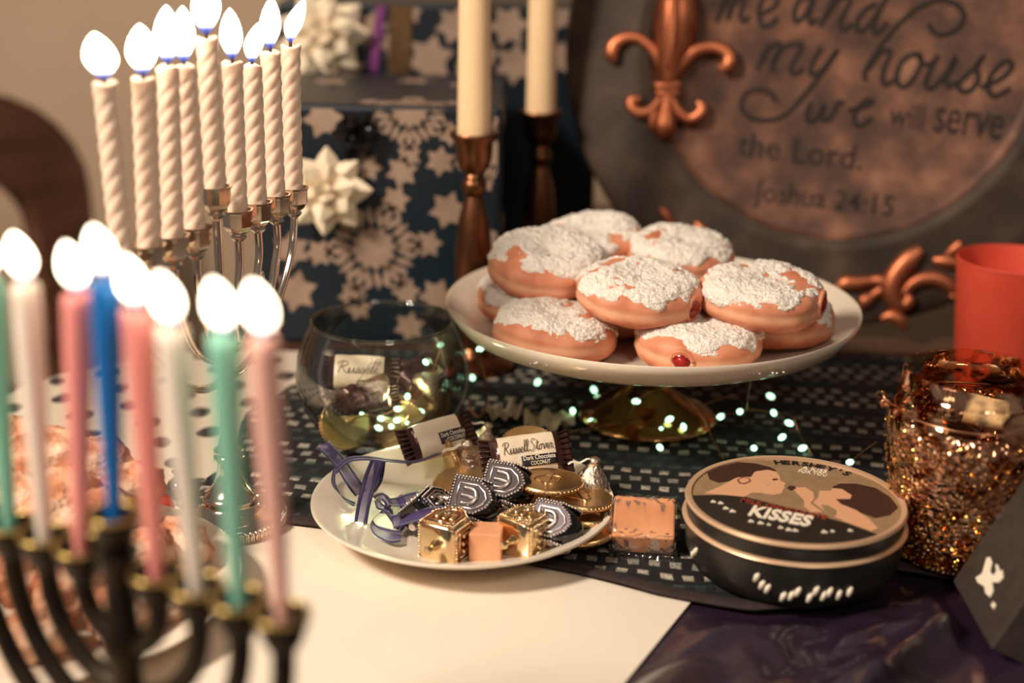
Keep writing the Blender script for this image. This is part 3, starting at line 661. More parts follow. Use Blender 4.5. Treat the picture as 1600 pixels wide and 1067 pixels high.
scr = [[(850, 260, 30), (760, 330, 60), (650, 460, 72), (605, 580, 72), (625, 680, 60), (690, 728, 42), (748, 690, 40), (725, 640, 25)], [(690, 640, 30), (780, 545, 42), (900, 500, 48), (1020, 525, 48), (1130, 605, 45), (1110, 670, 40)], [(940, 350, 20), (1060, 362, 45), (1160, 395, 35)], [(1040, 320, 12), (1110, 270, 35), (1180, 215, 38)],
       [(130, 600, 20), (220, 545, 52), (310, 540, 48), (420, 525, 35), (530, 530, 50), (580, 640, 40)], [(510, 840, 20), (600, 812, 42), (680, 860, 45), (712, 935, 15)], [(340, 760, 15), (380, 690, 45), (450, 640, 30), (520, 600, 40)]]
mb = MB()
for s_ in scr: orn(mb, Zs, s_, 5.333, z=.009)
mb.build('scroll_ornament', 'copper', PQ, angle=180)
mb = MB()                                       # the same scroll mirrored on the other side, mostly behind the doughnuts
for s_ in scr:
    pts = [(*pl(*Zs(x, y)), r/5.333*.00052) for x, y, r in s_]; q = smoothpath(pts, 5); mb.tube([(-x-.012, y, .009) for x, y, r in q], [r for x, y, r in q], 10, flat=((0, 0, 1), .7))
mb.build('scroll_ornament', 'copper', PQ, angle=180)

# ------------------------------------------------------------------ cake stand and doughnuts
SC = Vector((.093, .9135, .0032))
T = thing('cake_stand', 'white ceramic cake stand on an amber glass foot, piled with doughnuts', 'cake stand', SC)
MB().lathe([(0, .0600), (.06, .0600), (.095, .0612), (.116, .0645), (.1285, .0700), (.1355, .0785), (.1378, .0832), (.1372, .0846), (.1355, .0840), (.124, .0740), (.108, .0685), (.09, .0665), (.05, .0655), (0, .0655)], 96).build('plate', 'ceramic', T, angle=60)
MB().lathe([(0, .0), (.046, .0), (.0475, .002), (.046, .005), (.038, .009), (.024, .016), (.015, .024), (.0115, .034), (.0125, .044), (.017, .052), (.024, .0585), (.026, .0602), (0, .0602)], 48).build('pedestal', 'amber_glass', T, angle=60)
def doughnut(label, c, yaw, tilt, seed, jelly=None, R=.0405, H=.0142, sugar=.35, troll=0):
    T = thing('jelly_doughnut', label, 'doughnut', c, yaw, tilt, troll, group='sugared jelly doughnuts')
    def surf(a, phi, off=0):                    # phi: 0 top .. pi bottom
        s_, c_ = sin(phi), cos(phi); rr = R*(abs(s_)**.55)*(1 if s_ >= 0 else -1); z = H*(abs(c_)**.80)*(1 if c_ >= 0 else -1)
        if c_ > 0: z -= .0045*max(0, 1-rr/(R*.62))**1.5
        rr *= 1-.025*math.exp(-(z/.0022)**2)    # waist line
        p = Vector((rr*cos(a), rr*sin(a), z)); nv = Vector((s_*cos(a), s_*sin(a), c_*1.6)).normalized()
        k = .0016*noise.noise(Vector((p.x*45+seed*5, p.y*45, p.z*60)))+.0007*noise.noise(Vector((p.x*140+seed, p.y*140, p.z*140)))
        return p+nv*(k+off)
    NA, NP = 72, 34
    prof = [pi*i/NP for i in range(NP+1)]
    mb = MB(); vs = [surf(0, 0)]; fs = []
    for i in range(1, NP):
        for k in range(NA): vs.append(surf(2*pi*k/NA, prof[i]))
    vs.append(surf(0, pi)); 
    for k in range(NA): fs.append((0, 1+k, 1+(k+1) % NA)); fs.append((len(vs)-1, 1+(NP-2)*NA+(k+1) % NA, 1+(NP-2)*NA+k))
    for i in range(NP-2):
        for k in range(NA): a_ = 1+i*NA+k; b_2 = 1+i*NA+(k+1) % NA; fs.append((a_, a_+NA, b_2+NA, b_2))
    mb.add([tuple(p) for p in vs], fs).build('dough', 'dough', T, angle=180)
    # sugar crust: a broken shell over the top with its own thickness
    mb = MB(); NA, NP = 150, 60; lim = 1.50
    vv = {}; vs = []; fs = []
    def m_(a, ph):
        p = surf(a, ph); e = noise.fractal(Vector((p.x*70+seed*3, p.y*70, p.z*70+seed)), .9, 2.2, 4)
        edge = (1.08+sugar*.35-ph)*1.5+.30*sin(2*a+seed)*.5
        e2 = noise.noise(Vector((p.x*26+seed*9, p.y*26, seed*2.)))
        return min(.55, edge)+e*.85+e2*.75-.06
    def vert(i, k):
        k %= NA
        if (i, k) not in vv:
            a = 2*pi*k/NA; ph = max(1e-4, lim*i/NP); q = m_(a, ph); p = surf(a, ph)
            h_ = .0004+.0014*max(0, min(1, q*1.2))+.0010*noise.noise(p*330)+.0007*noise.noise(p*800)
            vv[(i, k)] = len(vs); vs.append(tuple(surf(a, ph, max(-.0004, h_) if q > 0 else -.0006)))
        return vv[(i, k)]
    for i in range(NP):
        for k in range(NA):
            a = 2*pi*(k+.5)/NA; ph = lim*(i+.5)/NP
            if m_(a, ph) > -.08: fs.append((vert(i, k), vert(i+1, k), vert(i+1, k+1), vert(i, k+1)))
    mb.add(vs, fs).build('sugar_crust', 'powdered_sugar', T, angle=180)
    if jelly:
        for (ja, jz, jr) in jelly:
            p = surf(R_(ja), math.acos(max(-1, min(1, jz/H))), -.001); Mj = Matrix.Translation(p) @ Matrix.Rotation(R_(ja), 4, 'Z')
            MB().ball((0, 0, 0), (jr*.45, jr, jr*.85), 14, Mj).build('jelly_filling', 'jelly', T, angle=180)
            mb = MB(); mb.tube([(0, jr*1.12*cos(t_), jr*.98*sin(t_)) for t_ in [2*pi*i/20 for i in range(21)]], .0016, 8, Mj); mb.build('bite_lip', 'dough', T, angle=180)
    return T
zb, zt = .0848, .1092
spec = [('front left doughnut of the bottom layer, tilted, sugar spilling at its foot', (868, 517), zb, 10, 5, 1, [(-72, -.010, .0035)], 0),
 ('front right doughnut of the bottom layer with an open red jelly hole facing forward', (1091, 531), zb, 0, 0, 2, [(-112, .000, .0062)], 4),
 ('bottom doughnut half hidden at the right end of the pile', (1246, 517), zb, 0, 0, 3, None, 0), ('bottom doughnut peeking out at the far left of the pile', (768, 466), zb, 0, 0, 4, None, 0), ('dark shaded bottom doughnut in the middle gap of the pile', None, zb, 0, 0, 5, None, 0),
 ('top doughnut in the middle of the pile with jelly at its right end', (998, 458), zt, 0, 3, 6, [(-32, .000, .0075)], 6), ('top doughnut at the right of the pile with jelly on its right side', (1190, 453), zt, 0, 2, 7, [(-22, .001, .0078)], 5),
 ('large top doughnut at the left of the pile with a brown dimple', (856, 412), zt+.003, 0, 2, 8, None, 12), ('top doughnut at the back right below the plaque', (1062, 388), zt, 0, 4, 9, None, 6), ('pale sugared doughnut at the very back of the pile', None, zt, 0, -8, 10, None, 8),
 ('bottom doughnut tucked beneath the back right top doughnut', None, zb, 0, 0, 11, None, 0), ('bottom doughnut tucked beneath the rearmost pale doughnut', None, zb, 0, 0, 12, None, 0)]
fixed = {3: (.012, .922, zb+.001), 4: (.070, .905, zb), 9: (.054, .978, zt), 10: (.140, .953, zb), 11: (.075, .983, zb)}
for i, (lb, px, z, yw, ti, sd, je, rl) in enumerate(spec):
    c = Vector(fixed[i]) if i in fixed else P(px[0], px[1], z)
    if i == 2: c = Vector((.171, .880, zb+.001))
    if i == 8: c = Vector((.116, .950, zt))
    if i == 6: c = Vector((.155, .852, zt))
    doughnut(lb, c, 0, ti, sd, je, sugar=.1 if i < 2 else .35, troll=rl, R=.037 if i in (8, 10, 11, 4, 3, 2) else .0395)

for lb, px, sd in (('powdered sugar spilled on the cake stand before the front left doughnut', (.030, .8055, .0790), 1), ('powdered sugar spilled on the cake stand before the front right doughnut', (.128, .7900, .0800), 2)):
    mb = MB(); rr = random.Random(sd); c = Vector(px)
    for i in range(70):
        s_ = rr.uniform(.0005, .0014); mb.ball((rr.gauss(0, .011), rr.gauss(0, .0016), s_*.3), (s_, s_, s_*.6), 6)
    o = mb.build('spilled_sugar', 'powdered_sugar', angle=180); o.location = c; o['kind'] = 'stuff'; tag(o, lb, 'sugar')

# ------------------------------------------------------------------ candy pieces
SCR = {  # cursive strokes: x, y with x-height .45, cap height 1; then advance
 'R': ([[(.05, .0), (.12, .5), (.18, .95)], [(-.1, .75), (.05, .95), (.35, 1.), (.5, .85), (.4, .62), (.18, .5)], [(.2, .5), (.35, .25), (.55, .0), (.75, .05)]], .62),
 'S': ([[(.55, .85), (.45, 1.), (.25, .95), (.15, .75), (.3, .55), (.42, .35), (.32, .08), (.1, .0), (-.05, .15)]], .58),
 'u': ([[(.0, .1), (.08, .42), (.06, .12), (.15, .0), (.27, .15), (.33, .42), (.31, .1), (.4, .0), (.46, .1)]], .44), 's': ([[(.0, .05), (.15, .42), (.22, .15), (.12, .0), (.02, .04)], [(.14, .01), (.3, .1)]], .28),
 'e': ([[(.0, .12), (.17, .25), (.2, .4), (.1, .42), (.04, .2), (.1, .0), (.22, .02), (.32, .14)]], .30), 'l': ([[(.0, .1), (.16, .6), (.2, .95), (.12, 1.), (.08, .6), (.08, .1), (.16, .0), (.26, .12)]], .24),
 't': ([[(.0, .1), (.12, .5), (.17, .85)], [(.15, .7), (.1, .15), (.18, .0), (.3, .12)], [(.02, .6), (.32, .63)]], .28), 'o': ([[(.18, .42), (.04, .3), (.05, .05), (.18, .0), (.28, .2), (.2, .42), (.4, .36)]], .36),
 'v': ([[(.0, .4), (.08, .42), (.12, .05), (.16, .0), (.28, .25), (.3, .42), (.42, .36)]], .38), 'r': ([[(.0, .05), (.08, .42), (.12, .36), (.24, .4), (.2, .1), (.28, .0), (.36, .1)]], .34), ' ': ([], .12)}
def script_text(word, a, b, h, zf, rad):
    adv = 0; out = []
    for ch in word: out += [[(x+adv, y) for x, y in st] for st in SCR[ch][0]]; adv += SCR[ch][1]
    a, b = Vector(a), Vector(b); d = (b-a).normalized(); n_ = Vector((-d.y, d.x)); k = (b-a).length/adv; mb = MB()
    for st in out:
        pts = [a+d*((x+.18*y)*k)+n_*(y*h) for x, y in smoothpath(st, 4)]; mb.tube([(p.x, p.y, zf(p.x, p.y)) for p in pts], rad, 5)
    return mb
def wrapped_bar(label, M, words, L=.040, wy=.0115, hz=.0075, group='wrapped chocolate bars', strip_at=None, name=None):
    T = thing('wrapped_chocolate', label, 'candy', M=M, group=group)
    def z_at(x, y):
        e = max(0, 1-abs(x/(L*.56))**5)**.5; q = max(0, 1-abs(y/(wy*1.02))**2.6); return hz*e*q**.45
    mb = MB(); NU, NV = 28, 24
    def fn(u, v):
        x = -L/2+L*u; e = max(.12, (1-abs(2*u-1)**6))**.5; a = 2*pi*v; cy, cz = cos(a), sin(a)
        y = wy*(.86+.14*e)*(abs(cy)**.8)*(1 if cy > 0 else -1); z = hz*e*(abs(cz)**.8)*(1 if cz > 0 else -1)
        k = .0007*noise.noise(Vector((x*160, y*160, z*160+L*999))); return (x, y*(1+k*30), z+k)
    mb.grid(NU, NV, fn, keep=lambda u, v: .11 < u < .90); mb.build('wrapper', 'candy_wrapper', T, angle=180)
    MB().grid(NU, NV, fn, keep=lambda u, v: u < .11).build('dark_band', 'brown_wrapper', T, angle=180); MB().grid(NU, NV, fn, keep=lambda u, v: u > .90).build('dark_band', 'brown_wrapper', T, angle=180)
    for s_ in (-1, 1):
        mb = MB()
        def ends(u, v):
            x = s_*(L/2-.0035+.0095*u); y = wy*(1-.10*(1-u))*(2*v-1)*1.0; return (x, y*(.92+.12*u), (.0012+.0022*(1-u))*sin(v*46)*.6)
        mb.grid(8, 46, ends, thick=.0009); mb.build('crimped_end', 'brown_wrapper', T, angle=180)
    for (kind, body, a, b, h) in words:
        if kind == 'strip':
            mb = MB(); x0, y0 = a; x1, y1 = b
            mb.grid(10, 6, lambda u, v: (x0+(x1-x0)*u, y0+(y1-y0)*v, z_at(x0+(x1-x0)*u, y0+(y1-y0)*v)+.0006), thick=.0003); mb.build('label_strip', 'ink_black', T, angle=180); continue
        if kind == 'script':
            script_text(body, a, b, h, lambda x, y: z_at(x, y)+.0006, .00018).build('lettering', 'ink_brown', T, angle=180); continue
        vs, fs = fit_text(body, a, b, h, 0, .0001, shear=.35 if kind == 'script' else 0, offset=0 if kind == 'script' else .012)
        vs = [(x, y, z_at(x, y)+z+(.0010 if kind == 'light' else .0007)) for x, y, z in vs]
        MB().add(vs, fs).build('lettering', 'ink_cream' if kind == 'light' else 'ink_brown', T, smooth=False)
    return T
def place(px, py, z, yaw=0, pitch=0, roll=0): return Matrix.Translation(P(px, py, z)) @ rot(yaw, pitch, roll)
DC = [('strip', '', (-.001, -.0068), (.0165, .0005), 0), ('light', 'Dark Chocolate', (.0, -.0030), (.0155, -.0030), .0026), ('light', 'COCONUT', (.003, -.0062), (.0148, -.0062), .0024)]
RS = [('script', 'Russell Stover', (-.0145, .0000), (.0150, .0012), .0072), ('strip', '', (-.0045, -.0082), (.0165, -.0020), 0), ('light', 'Dark Chocolate', (-.0035, -.0048), (.0155, -.0048), .0026), ('light', 'COCONUT', (.0005, -.0078), (.0120, -.0078), .0022)]

# small plate with treats
PLC = Vector((-.0265, .742, .0008))
o = MB().lathe([(0, .0), (.044, 0), (.048, .0018), (.066, .0062), (.084, .0160), (.0862, .0180), (.0858, .0192), (.0842, .0190), (.066, .0088), (.050, .0046), (0, .0042)], 96).build('dessert_plate', 'ceramic', angle=60)
o.location = PLC; tag(o, 'white dessert plate holding ribbon, dreidels and chocolate coins', 'plate')
wrapped_bar('cream and brown wrapped chocolate leaning on the plate rim beside the glass bowl', place(684, 684, .031, 24, -8, 48), DC, L=.036)
wrapped_bar('wrapped chocolate with script lettering lying behind the coins on the plate', place(822, 712, .036, 13, -3, 52), RS, L=.042, wy=.0125)

def coin(label, c, yaw, pitch, roll, r=.0195, t=.0038):
    T = thing('chocolate_coin', label, 'chocolate coin', M=Matrix.Translation(c) @ rot(yaw, pitch, roll), group='gold foil chocolate coins')
    MB().lathe([(0, -t/2), (r*.93, -t/2), (r*.97, -t*.40), (r, -t*.1), (r, t*.1), (r*.97, t*.40), (r*.94, t/2), (r*.90, t*.42), (0, t*.40)], 48).build('foil', 'gold_foil', T, angle=50)
    mb = MB()
    for i in range(48):
        a = 2*pi*i/48; mb.tube([(r*cos(a), r*sin(a), -t*.3), (r*cos(a), r*sin(a), t*.3)], .00045, 4)
    mb.build('milled_edge', 'gold_foil', T, angle=180)
    mb = MB(); mb.tube([(r*.35*cos(a)*(1+.3*sin(3*a)), r*.35*sin(a), t*.42) for a in [2*pi*i/24 for i in range(25)]], .0006, 5); mb.tube([(-r*.2, -r*.5, t*.42), (r*.25, r*.5, t*.42)], .0006, 5)
    mb.build('relief', 'gold_foil', T, angle=180)
coin('gold chocolate coin lying topmost on the coin stack', P(858, 753, .0315), 10, 2, -3)
coin('gold chocolate coin just under the topmost, sticking out to the right', P(905, 778, .0240), 40, 6, 0)
coin('third gold coin down at the right of the stack', P(912, 800, .0170), 80, 3, 2)
coin('lowest gold coin slipping onto the plate rim at the right', P(914, 822, .0130), 20, -10, 6)
coin('gold coin under the left of the stack beside the dark dreidel', P(856, 790, .0200), 55, -4, 3)
coin('amber gold coin lying behind the left dreidel', P(728, 762, .0150), 0, 4, 14)
coin('gold coin standing on edge behind the foil kiss at the left', P(706, 722, .0180), 20, 78, 0, .0150)
coin('gold coin mostly hidden behind the lettered wrapped chocolate', P(826, 698, .0300), 0, 0, 22, .0175)

def kiss(label, c, yaw, pitch, roll, s=1):
    T = thing('foil_kiss', label, 'chocolate drop', M=Matrix.Translation(c) @ rot(yaw, pitch, roll), group='silver foil chocolate drops')
    def fn(a, r, _, z): k = 1+.10*noise.noise(Vector((cos(a)*4, sin(a)*4, z*500+c.x*50))); return (r*k*cos(a), r*k*sin(a), z)
    MB().lathe([(0, 0), (.0085*s, 0), (.0108*s, .002*s), (.0110*s, .0045*s), (.0092*s, .0085*s), (.0060*s, .0125*s), (.0036*s, .0160*s), (.0028*s, .0188*s), (.0034*s, .0205*s), (.0016*s, .0215*s), (0, .0215*s)], 40, fn=fn).build('foil', 'silver_foil', T, angle=180)
    MB().grid(8, 2, lambda u, v: (-.0015-.014*u, -.0012+.0024*v, .0195*s-.004*u*u+.001*sin(u*9))).build('paper_flag', 'ink_cream', T, angle=180)
kiss('silver foil chocolate drop with paper flag at the right rim of the plate', P(921, 768, .0180), 10, 8, 0)
kiss('crumpled silver foil chocolate drop beside the lettered wrapper on the left', P(738, 728, .0170), 0, -10, 25, 1.0)
kiss('small foil chocolate drop behind the other drop, near the glass bowl', P(748, 700, .0160), 0, 20, 10, .9)

def dreidel(label, M, body, plate, bead, a=.0105, group='metal dreidels', stem=True):
    T = thing('dreidel', label, 'dreidel', M=M, group=group)
    # axis along X, handle at -X, point at +X; faces +-Y, +-Z
    prof = [(-.0115, .92), (-.0105, 1.0), (.006, 1.0), (.0115, .80), (.0155, .42), (.0175, .05)]; vs = []; fs = []; NS = 16
    for x, k in prof:
        for i in range(NS):
            t_ = 2*pi*i/NS+pi/NS; e = .30 if x < .008 else .55
            cy = (abs(cos(t_))**e)*(1 if cos(t_) > 0 else -1); cz = (abs(sin(t_))**e)*(1 if sin(t_) > 0 else -1); vs.append((x, a*k*cy, a*k*cz))
    for i in range(len(prof)-1):
        for k in range(NS): j = (k+1) % NS; fs.append((i*NS+k, i*NS+j, (i+1)*NS+j, (i+1)*NS+k))
    fs += [tuple(range(NS-1, -1, -1)), tuple(range((len(prof)-1)*NS, len(prof)*NS))]
    MB().add(vs, fs).build('body', body, T, angle=50)
    if stem: MB().tube([(-.011, 0, 0), (-.0135, 0, 0), (-.0150, 0, 0), (-.0185, 0, 0), (-.0195, 0, 0), (-.0215, 0, 0)], [.0030, .0028, .0018, .0018, .0027, .0020], 12).build('handle', bead, T, angle=50)
    shape = [(-.0100, -a*.88), (-.0100, a*.88), (.0060, a*.88), (.0125, 0.0016), (.0125, -.0016), (.0060, -a*.88)]
    shape = [(-.0100, -a*.88), (-.0100, a*.88), (.0045, a*.88), (.0105, a*.45), (.0128, 0), (.0105, -a*.45), (.0045, -a*.88)]
    for q in (0, 1, 3):
        F = Matrix.Rotation(q*pi/2, 4, 'X') @ Matrix.Translation((0, 0, a*.985))
        pl_ = MB().prism(shape, 0, .0007, F).build('face_plate', plate, T, smooth=False)
        mb = MB(); per = [Vector(p) for p in shape]; step = .0017
        for p, r_ in zip(per, per[1:]+per[:1]):
            Ln = (r_-p).length; k = max(1, int(Ln/step))
            for i in range(k): s_ = p+(r_-p)*(i/k); mb.ball((s_.x, s_.y, .0009), .00078, 6, F)
        mb.build('beading', bead, pl_, angle=180)
        mb = MB(); ins = [(p.x*.74+.0004, p.y*.74) for p in per]; mb.tube([(x, y, .0008) for x, y in ins+ins[:1]], .0007, 5, F)
        # letter shin, read with the handle up
        for st_ in ([(-.0040, -.0045), (.0020, -.0040), (.0040, 0), (.0020, .0040), (-.0040, .0045)], [(-.0045, 0), (-.0005, 0), (.0038, -.0008)]):
            mb.tube([(x, y, .0009) for x, y in smoothpath(st_, 4)], .0014, 6, F, flat=None)
        mb.build('letter', bead, pl_, angle=180)
    return T
dreidel('black and silver dreidel in front with handle pointing left', place(738, 786, .0235, -14, 4, 46), 'black_enamel', 'pewter_dark', 'pewter', .0108)
dreidel('black and silver dreidel behind, beside the topmost coin', place(790, 762, .0285, -16, 2, 44), 'black_enamel', 'pewter_dark', 'pewter', .0108)
dreidel('gold dreidel at the plate front with its handle pointing at the camera', place(699, 838, .0165, 62, 0, 0), 'bright_foil', 'copper_foil', 'bright_foil', .0110)
dreidel('gold dreidel at the plate front right of the caramel cube', place(822, 832, .0165, 52, 0, 0), 'bright_foil', 'bright_foil', 'bright_foil', .0108)
dreidel('black dreidel showing its pointed end at the right of the plate front', place(866, 823, .0175, -25, 0, 45), 'black_enamel', 'pewter_dark', 'pewter', .0105)
dreidel('dark blue dreidel half covered by the purple ribbon', place(668, 800, .0160, 70, 0, 45), 'black_enamel', 'pewter_dark', 'pewter', .0100)
o = MB().box((0, 0, 0), (.0175, .0165, .0170)).build('caramel_cube', 'caramel', bevel=.001, smooth=False); o.matrix_world = place(760, 847, .0142, -4)
tag(o, 'unwrapped caramel cube between two gold dreidels', 'caramel')

# ribbon
RB = thing('sheer_ribbon', 'sheer purple ribbon with dark edges curling on the dessert plate', 'ribbon', P(600, 800, .006))
ZR = lambda p: (480+p[0]/5.333, 670+p[1]/5.333)
rib = [([(80, 150), (230, 310), (330, 470), (400, 560)], [(180, 100), (330, 260), (430, 410), (500, 510)], [.026, .024, .019, .012]),
 ([(530, 250), (470, 400), (420, 600), (390, 770)], [(650, 265), (590, 420), (530, 620), (500, 790)], [.030, .024, .014, .0075]),
 ([(560, 255), (545, 420), (530, 540)], [(655, 265), (630, 420), (575, 520)], [.029, .022, .014]),
 ([(220, 335), (330, 240), (500, 225), (700, 250), (900, 262), (1110, 185)], [(245, 375), (345, 280), (500, 260), (700, 275), (900, 283), (1120, 205)], [.022, .027, .029, .027, .025, .024]),
 ([(215, 340), (203, 450), (280, 550), (400, 610)], [(240, 350), (237, 450), (302, 582), (390, 642)], [.023, .018, .013, .010]),
 ([(540, 560), (640, 530), (705, 620), (655, 705)], [(590, 605), (620, 592), (650, 640), (600, 700)], [.013, .018, .016, .010]),
 ([(560, 600), (580, 660), (640, 690), (720, 800)], [(600, 570), (630, 620), (690, 650), (715, 680)], [.012, .014, .013, .009]),
 ([(640, 560), (720, 575), (860, 530), (1030, 500)], [(700, 640), (760, 645), (880, 630), (1000, 612)], [.016, .015, .021, .027]),
 ([(690, 722), (760, 708), (900, 670), (1130, 640)], [(720, 830), (800, 803), (930, 770), (1140, 715)], [.010, .013, .020, .027]),
 ([(610, 690), (552, 750), (580, 800), (680, 830), (790, 850)], [(560, 735), (525, 800), (560, 880), (680, 945), (780, 935)], [.012, .0095, .0085, .008, .008]),
 ([(790, 540), (842, 650), (832, 780), (790, 850)], [(735, 580), (775, 660), (775, 760), (735, 830)], [.015, .012, .010, .0085])]
me_, ms_ = MB(), MB()
for A_, B_, zs in rib:
    a3 = smoothpath([tuple(P(*ZR(p), z+.0012)) for p, z in zip(A_, zs)], 8); b3 = smoothpath([tuple(P(*ZR(p), z+.0012)) for p, z in zip(B_, zs)], 8); N = len(a3)-1
    def lerp(i, t_): return tuple(a3[i][k]+(b3[i][k]-a3[i][k])*t_ for k in range(3))
    wd = (Vector(a3[N//2])-Vector(b3[N//2])).length; e = min(.40, .0023/max(wd, 1e-4))
    for (t0, t1, mbx) in ((0, e, me_), (1-e, 1, me_), (e, 1-e, ms_)): mbx.grid(N, 1, lambda u, v: lerp(round(u*N), t0+(t1-t0)*v), thick=.00025)
me_.build('ribbon_edge', 'ribbon_edge', RB, world=True, angle=180); ms_.build('sheer_band', 'ribbon_sheer', RB, world=True, angle=180)

# caramel in clear wrapper beside the plate
T = thing('wrapped_caramel', 'flat caramel block in clear crinkled wrapper on the scarf beside the plate', 'caramel', M=place(1006, 820, .0145, -6, 0, 22) @ Matrix.Diagonal((1.13, 1.13, 1.13, 1)))
MB().box((0, 0, 0), (.0300, .0270, .0120)).build('caramel', 'caramel', T, bevel=.001, smooth=False)
def wr(u, v):
    a = 2*pi*v; x = -.0178+.0356*u; e = 1-.35*abs(2*u-1)**8; k = .0006*noise.noise(Vector((x*350, a*4, 1.))); cy, cz = cos(a), sin(a)
    return (x, (.0146+k)*e*(abs(cy)**.25)*(1 if cy > 0 else -1), (.0071+k*1.5)*e*(abs(cz)**.25)*(1 if cz > 0 else -1))
MB().grid(40, 64, wr).build('clear_wrapper', 'clear_wrapper', T, angle=20)
for y_, s_ in ((-.0165, -1), (.0165, 1)): MB().grid(40, 4, lambda u, v: (-.0168+.0336*u, s_*(.0140+.0060*v), -.003-.0025*v+.0010*sin(u*60)*v)).build('wrapper_fold', 'clear_wrapper', T, angle=20)

# ------------------------------------------------------------------ tin
TC = Vector((.1525, .6975, .0036)); TRAD = .0588; TH = .0385
T = thing('round_candy_tin', 'round black candy tin with gold rims and a picture of two children on its lid', 'tin', TC)
MB().lathe([(0, 0), (.050, 0), (.0535, .002), (.0568, .010), (.0578, .020), (.0572, .027), (0, .027)], 96).build('body', 'tin_black', T, angle=60)
MB().lathe([(.0560, .0262), (.0588, .0262), (.0596, .0272), (.0588, .0284), (.0560, .0284)], 96, closed=True).build('lower_rim', 'tin_gold', T, angle=60)
LD = MB().lathe([(0, .0275), (.0570, .0275), (.0574, .030), (.0574, .0355), (.0570, .0365), (0, .0365)], 96).build('lid', 'tin_black', T, angle=60)
MB().lathe([(.0550, .0360), (.0578, .0360), (.0586, .0370), (.0578, .0386), (.0552, .0382)], 96, closed=True).build('lid_rim', 'tin_gold', LD, angle=60)
ZT = .0368; 
Mtin = lambda X, Y: (lambda p: (p.x-TC.x, p.y-TC.y))(P(1060+X/4.324, 700+Y/4.324, TC.z+ZT+.0006))
MB().lathe([(0, ZT), (0, ZT+.0004), (.0553, ZT+.0004)][1:], 96).build('lid_picture', 'tin_tan', LD, angle=60)
def inlid(p, r=.0548):
    d = math.hypot(*p); return p if d <= r else (p[0]*r/d, p[1]*r/d)
def pr(nm, pts, mt, lay): 
    MB().prism([inlid(Mtin(*p)) for p in pts], ZT+.0004, ZT+.0004+.00012*lay, None).build(nm, mt, LD, smooth=False)
ch = [inlid(Mtin(*p)) for p in [(110, 318), (300, 315), (460, 330), (620, 370), (900, 440), (1150, 510), (1330, 575)]]
a0_ = math.atan2(ch[-1][1], ch[-1][0]); a1_ = math.atan2(ch[0][1], ch[0][0]); 
while a1_ > a0_: a1_ -= 2*pi
arc = [(.0548*cos(a0_+(a1_-a0_)*i/30), .0548*sin(a0_+(a1_-a0_)*i/30)) for i in range(31)]
MB().prism(ch+arc, ZT+.0004, ZT+.00055).build('print_dark_field', 'tin_black', LD, smooth=False)
pr('print_boy_face', [(180, 302), (290, 255), (390, 200), (480, 165), (520, 160), (600, 145), (660, 160), (685, 190), (690, 220), (728, 240), (714, 255), (718, 270), (705, 285), (698, 306), (650, 314), (560, 300), (500, 300), (460, 322), (440, 328), (300, 314)], 'print_skin', 2)
pr('print_boy_hair', [(195, 165), (260, 120), (400, 95), (520, 105), (620, 130), (665, 155), (600, 147), (520, 152), (490, 195), (400, 198), (330, 225), (270, 232), (210, 210)], 'print_hair', 3)
pr('print_boy_ear', [(395, 215), (430, 198), (480, 205), (492, 225), (450, 245), (410, 240)], 'print_line', 3); pr('print_boy_ear', [(408, 217), (435, 204), (472, 209), (480, 224), (448, 238), (418, 234)], 'print_skin', 4)
pr('print_boy_eye', [(632, 210), (668, 206), (672, 216), (640, 220)], 'print_hair', 3); pr('print_boy_cheek', [(560, 235), (600, 225), (620, 245), (590, 260)], 'print_shirt', 3)
pr('print_girl_hair', [(1040, 262), (1090, 240), (1200, 240), (1330, 268), (1430, 330), (1485, 400), (1430, 452), (1330, 472), (1220, 432), (1130, 400), (1050, 352), (1035, 340)], 'print_hair', 2)
pr('print_girl_face', [(950, 290), (1030, 290), (1040, 272), (1105, 278), (1172, 320), (1160, 345), (1062, 345), (1100, 380), (1200, 420), (1290, 480), (1350, 545), (1310, 558), (1180, 512), (1060, 462), (990, 420), (912, 365), (950, 330), (944, 315), (956, 305)], 'print_skin', 3)
pr('print_girl_dress', [(960, 385), (1010, 390), (1070, 425), (1062, 460), (1000, 440)], 'tin_tan', 4)
pr('print_hand', [(765, 265), (860, 265), (912, 300), (920, 340), (892, 372), (972, 432), (900, 430), (850, 392), (850, 350), (800, 300)], 'print_skin', 2)
pr('print_chocolate', [(735, 270), (750, 255), (785, 258), (795, 275), (760, 285)], 'print_hair', 3)
def lid_text(body, a, b, top, mt, lay=2, off=.01):
    pa, pb, pt = Vector(Mtin(*a)), Vector(Mtin(*b)), Vector(Mtin(*top)); d = (pb-pa).normalized(); h = abs((pt-pa).dot(Vector((-d.y, d.x))))
    vs, fs = fit_text(body, pa, pb, h, ZT+.0004, .00012*lay, offset=off); MB().add(vs, fs).build('lettering', mt, LD, smooth=False)
lid_text('KISSES', (470, 452), (885, 530), (480, 382), 'ink_cream', 5, .03); lid_text('MILK CHOCOLATE', (418, 362), (995, 482), (420, 336), 'ink_red', 5)
lid_text('A KISS', (830, 140), (1000, 168), (832, 118), 'ink_cream', 2); lid_text('FOR YOU', (808, 160), (1000, 190), (810, 142), 'ink_cream', 2)
mb = MB()                                      # maker's name round the back of the lid
word = "HERSHEY'S"; aa = R_(97); 
for i, chh in enumerate(word):
    a = R_(90-5.6*i); vs, fs = text_mesh(chh, .0078, .00006, 0, .0003)
    cx_ = sum(v_[0] for v_ in vs)/len(vs); Mx = Matrix.Translation((.0478*cos(a), .0478*sin(a), ZT+.00065)) @ Matrix.Rotation(a-pi/2, 4, 'Z') @ Matrix.Translation((-cx_, 0, 0)); mb.add(vs, fs, Mx)
